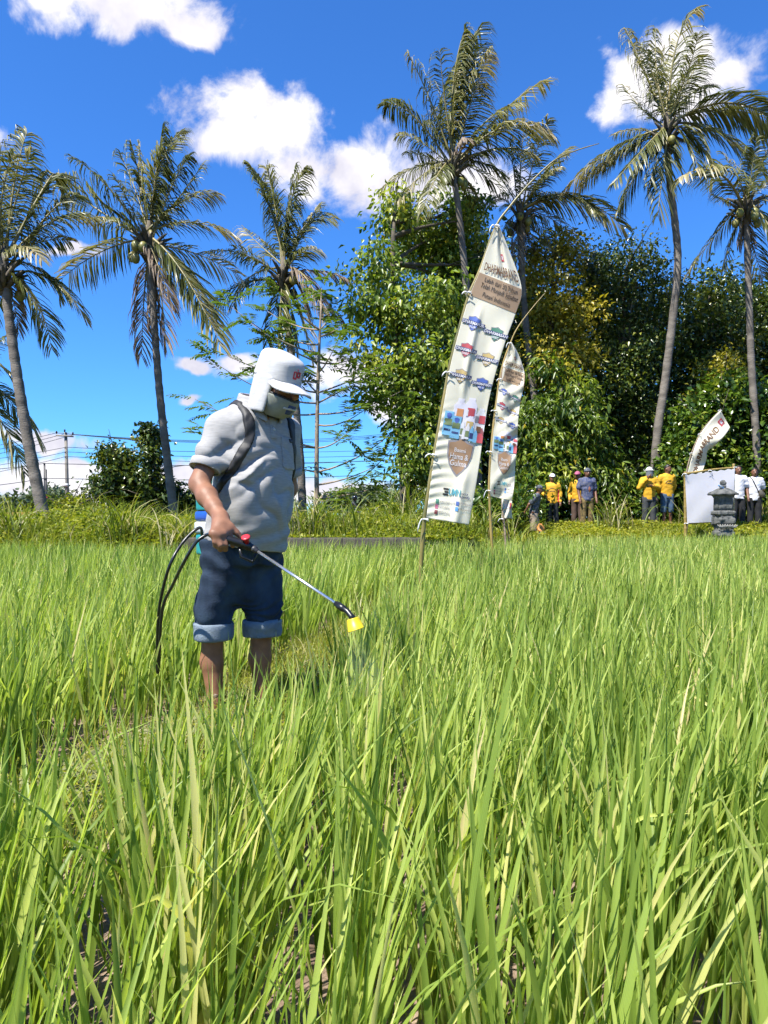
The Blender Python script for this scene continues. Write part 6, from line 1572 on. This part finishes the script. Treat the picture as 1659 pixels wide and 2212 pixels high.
def sprayer():
    b = m2w(np.array([0, -.13, .0])); o = thing('backpack_sprayer', (b[0], b[1], .0), 'teal and blue backpack sprayer tank with black straps worn by the man', 'sprayer', rz=TH + np.pi)
    off = np.array([0, -.13, 0.0])
    def tank(nodes, mat, nm):
        v = Vox((-.22, -.18, .66), (.22, .18, 1.34), .008); v.loft(nodes, .006, sup=4); return link(nm, v.mesh(nm, mat, 1), o)
    teal = mat_plain('teal_plastic', (.02, .36, .36), rough=.3, noise=.1, trans=.15)
    tank([((-.03, 0, .93), .132, .088), ((-.03, 0, 1.06), .132, .088), ((-.03, 0, 1.11), .118, .08), ((-.03, 0, 1.14), .08, .06)], teal, 'tank')
    tank([((-.03, 0, .885), .136, .092), ((-.03, 0, .928), .136, .092)], flat('blue_plastic', (.02, .10, .50), rough=.3), 'blue_band')
    tank([((-.03, 0, .83), .138, .094), ((-.03, 0, .883), .138, .094)], flat('white_plastic', (.7, .74, .76), rough=.35), 'white_band')
    tank([((-.03, 0, .735), .130, .088), ((-.03, 0, .828), .132, .09)], teal, 'tank_base')
    for k in range(3): MB().box((-.03, -.095, .845 + .014 * k), (.2, .004, .005)).build('band_stripe', flat('blue_plastic', (.02, .10, .50)), o, False)
    MB().lathe((-.03, 0, 1.13), [(.001, .05), (.05, .05), (.055, .04), (.055, 0)], 16).build('lid', flat('blue_plastic', (.02, .10, .50)), o)
    blk = mat_plain('black_webbing', (.012, .012, .013), rough=.6, noise=.3, scale=40, bump=.06, bscale=200)
    def strap(f, nm):
        v = SHV.copy(); v.mod(lambda p, D: np.maximum(D - .009, f(p))); me = v.mesh(nm, blk, 3); e = link(nm, me, o); e.location = (0, .13, 0); return e
    def along(p, pts, w0, w1):
        pts = crom(pts, 16); best = None; n = len(pts) - 1
        for k in range(n):
            a, ba = pts[k], pts[k + 1] - pts[k]; t = np.clip(((p - a) @ ba) / (ba @ ba), 0, 1)
            d = np.sqrt(((p - a - t[..., None] * ba) ** 2).sum(-1)) - (w0 + (w1 - w0) * (k / n)); best = d if best is None else np.minimum(best, d)
        return best
    for sg in (1, -1):
        e = .02 if sg < 0 else 0.0
        ln = [np.array(q) * [sg, 1, 1] for q in ((.080, .03, 1.33), (.090, .12, 1.362), (.098 + e, .20, 1.315), (.104 + e, .242, 1.24), (.126 + e * .8, .222, 1.17), (.152 + e * .3, .170, 1.08), (.166, .11, 1.02), (.168, .05, .97))]
        strap(lambda p: along(p, ln, .027, .017), 'shoulder_strap')
    # hose from the tank down into the rice and back up to the grip
    k = lambda w: w2m(w) - off
    hs = [np.array([.10, .0, .80]), k(P(432, 1140, 3.12)), k(P(398, 1168, 3.08)), k(P(368, 1218, 3.02)), k(P(348, 1290, 3.08)), k(P(341, 1350, 3.14)), k(P(339, 1440, 3.18)), k(P(343, 1440, 3.16)), k(P(350, 1320, 3.08)), k(P(374, 1262, 2.98)), k(P(400, 1210, 2.84)), k(P(425, 1170, 2.83)), k(P(450, 1154, 2.83)), G0 - off - GD * .015]
    MB().tube(crom(hs, 90), .0066, 9).build('hose', flat('black_rubber', (.012, .014, .015), rough=.35), o)
sprayer()
def lance():
    A = m2w(G0); B = m2w(G1); N1 = P(745, 1317, 2.40); g = unit(B - A); L = unit(N1 - B)
    o = thing('spray_lance', A, 'spray lance with black grip, red button and yellow nozzle in the man\'s hand', 'spray lance')
    blk = flat('black_plastic', (.010, .010, .011), rough=.35)
    mb = MB(); mb.tube(np.array([A - g * .03, A - g * .02, A, A + g * .06, A + g * .10, B - g * .01, B + L * .02]) - A, [.010, .013, .0150, .0155, .017, .018, .012], 12); mb.build('grip', blk, o)
    v0 = A + g * .085
    MB().tube(np.array([v0 + [0, 0, -.012], v0 + [.01, -.01, -.05], v0 + g * .05 + [0, 0, -.055], v0 + g * .07 + [0, 0, -.01]]) - A, .006, 7).build('trigger_guard', blk, o)
    k0 = P(541, 1178, 2.70); k0 = B - g * .012 + np.array([.002, -.012, .014]); up = unit(np.array([-.1, -.55, .8]))
    red = flat('red_button', (.62, .035, .05), rough=.3)
    MB().tube(np.array([k0 - up * .006, k0 + up * .012, k0 + up * .014, k0 + up * .022, k0 + up * .023]) - A, [.010, .010, .0165, .0165, .012], 16).build('red_button', red, o)
    s0 = B + L * .005
    MB().tube(np.array([s0, s0 + L * .012, s0 + L * .013, s0 + L * .03, s0 + L * .031, s0 + L * .045]) - A, [.010, .010, .0125, .0125, .009, .009], 12).build('coupling', M['darkmetal'], o)
    MB().tube(np.array([s0 + L * .03, N1 - L * .03]) - A, .0056, 10).build('lance_tube', mat_plain('steel_tube', (.9, .9, .9), rough=.25, noise=.06, metal=.9, scale=5), o)
    c0 = N1 - L * .035
    bend = unit(L + np.array([.25, -.05, -.75]))
    MB().tube(np.array([c0 - L * .012, c0, c0 + L * .001, c0 + L * .028, c0 + L * .03, N1 + L * .012, N1 + L * .012 + bend * .022, N1 + L * .012 + bend * .034]) - A, [.0085, .0085, .0115, .0115, .0095, .0090, .0100, .0115], 12).build('nozzle_joint', blk, o)
    n0 = N1 + L * .012 + bend * .030; ax = unit(np.array([.30, -.10, -.95]))
    U = unit(np.cross(ax, [0, 1, 0])); W = np.cross(ax, U); th = np.linspace(0, 2 * np.pi, 33)[:-1]
    V = []; prof = [(.004, 0), (.021, 0), (.023, .003), (.0285, .036), (.030, .0362), (.0305, .039), (.0285, .0385), (.0268, .036), (.021, .005), (.004, .005)]
    for r_, z_ in prof: V.append(n0 + ax * z_ + (np.cos(th)[:, None] * U + np.sin(th)[:, None] * W) * r_ * .92)
    V = np.concatenate(V) - A; idx = np.arange(len(V)).reshape(-1, 32); nx = np.roll(idx, -1, 1)
    F = np.stack([idx[:-1], idx[1:], nx[1:], nx[:-1]], -1).reshape(-1, 4)
    link('nozzle_cup', mesh_np('nozzle_cup', V, [F], mat_plain('yellow_plastic', (.80, .62, .02), rough=.4, noise=.05, trans=.15)), o)
    # fine spray below the nozzle
    m, nt, N, Lk = new_mat('mist'); out = N.new('ShaderNodeOutputMaterial'); vs = N.new('ShaderNodeVolumePrincipled'); vs.inputs['Color'].default_value = (.95, .97, 1, 1); vs.inputs['Density'].default_value = .8; vs.inputs['Anisotropy'].default_value = .3; Lk.new(vs.outputs[0], out.inputs['Volume'])
    mb = MB(); e0 = n0 + ax * .03; e1 = n0 + np.array([.045, -.03, -.24]); mb.tube(np.array([np.zeros(3), (e1 - e0) * .3, (e1 - e0) * .65, e1 - e0]), [.012, .036, .055, .062], 20)
    w = mb.build('spray_mist', m); w.location = tuple(e0); tag(w, 'faint cone of spray mist below the yellow nozzle', 'mist', kind='stuff')
lance()
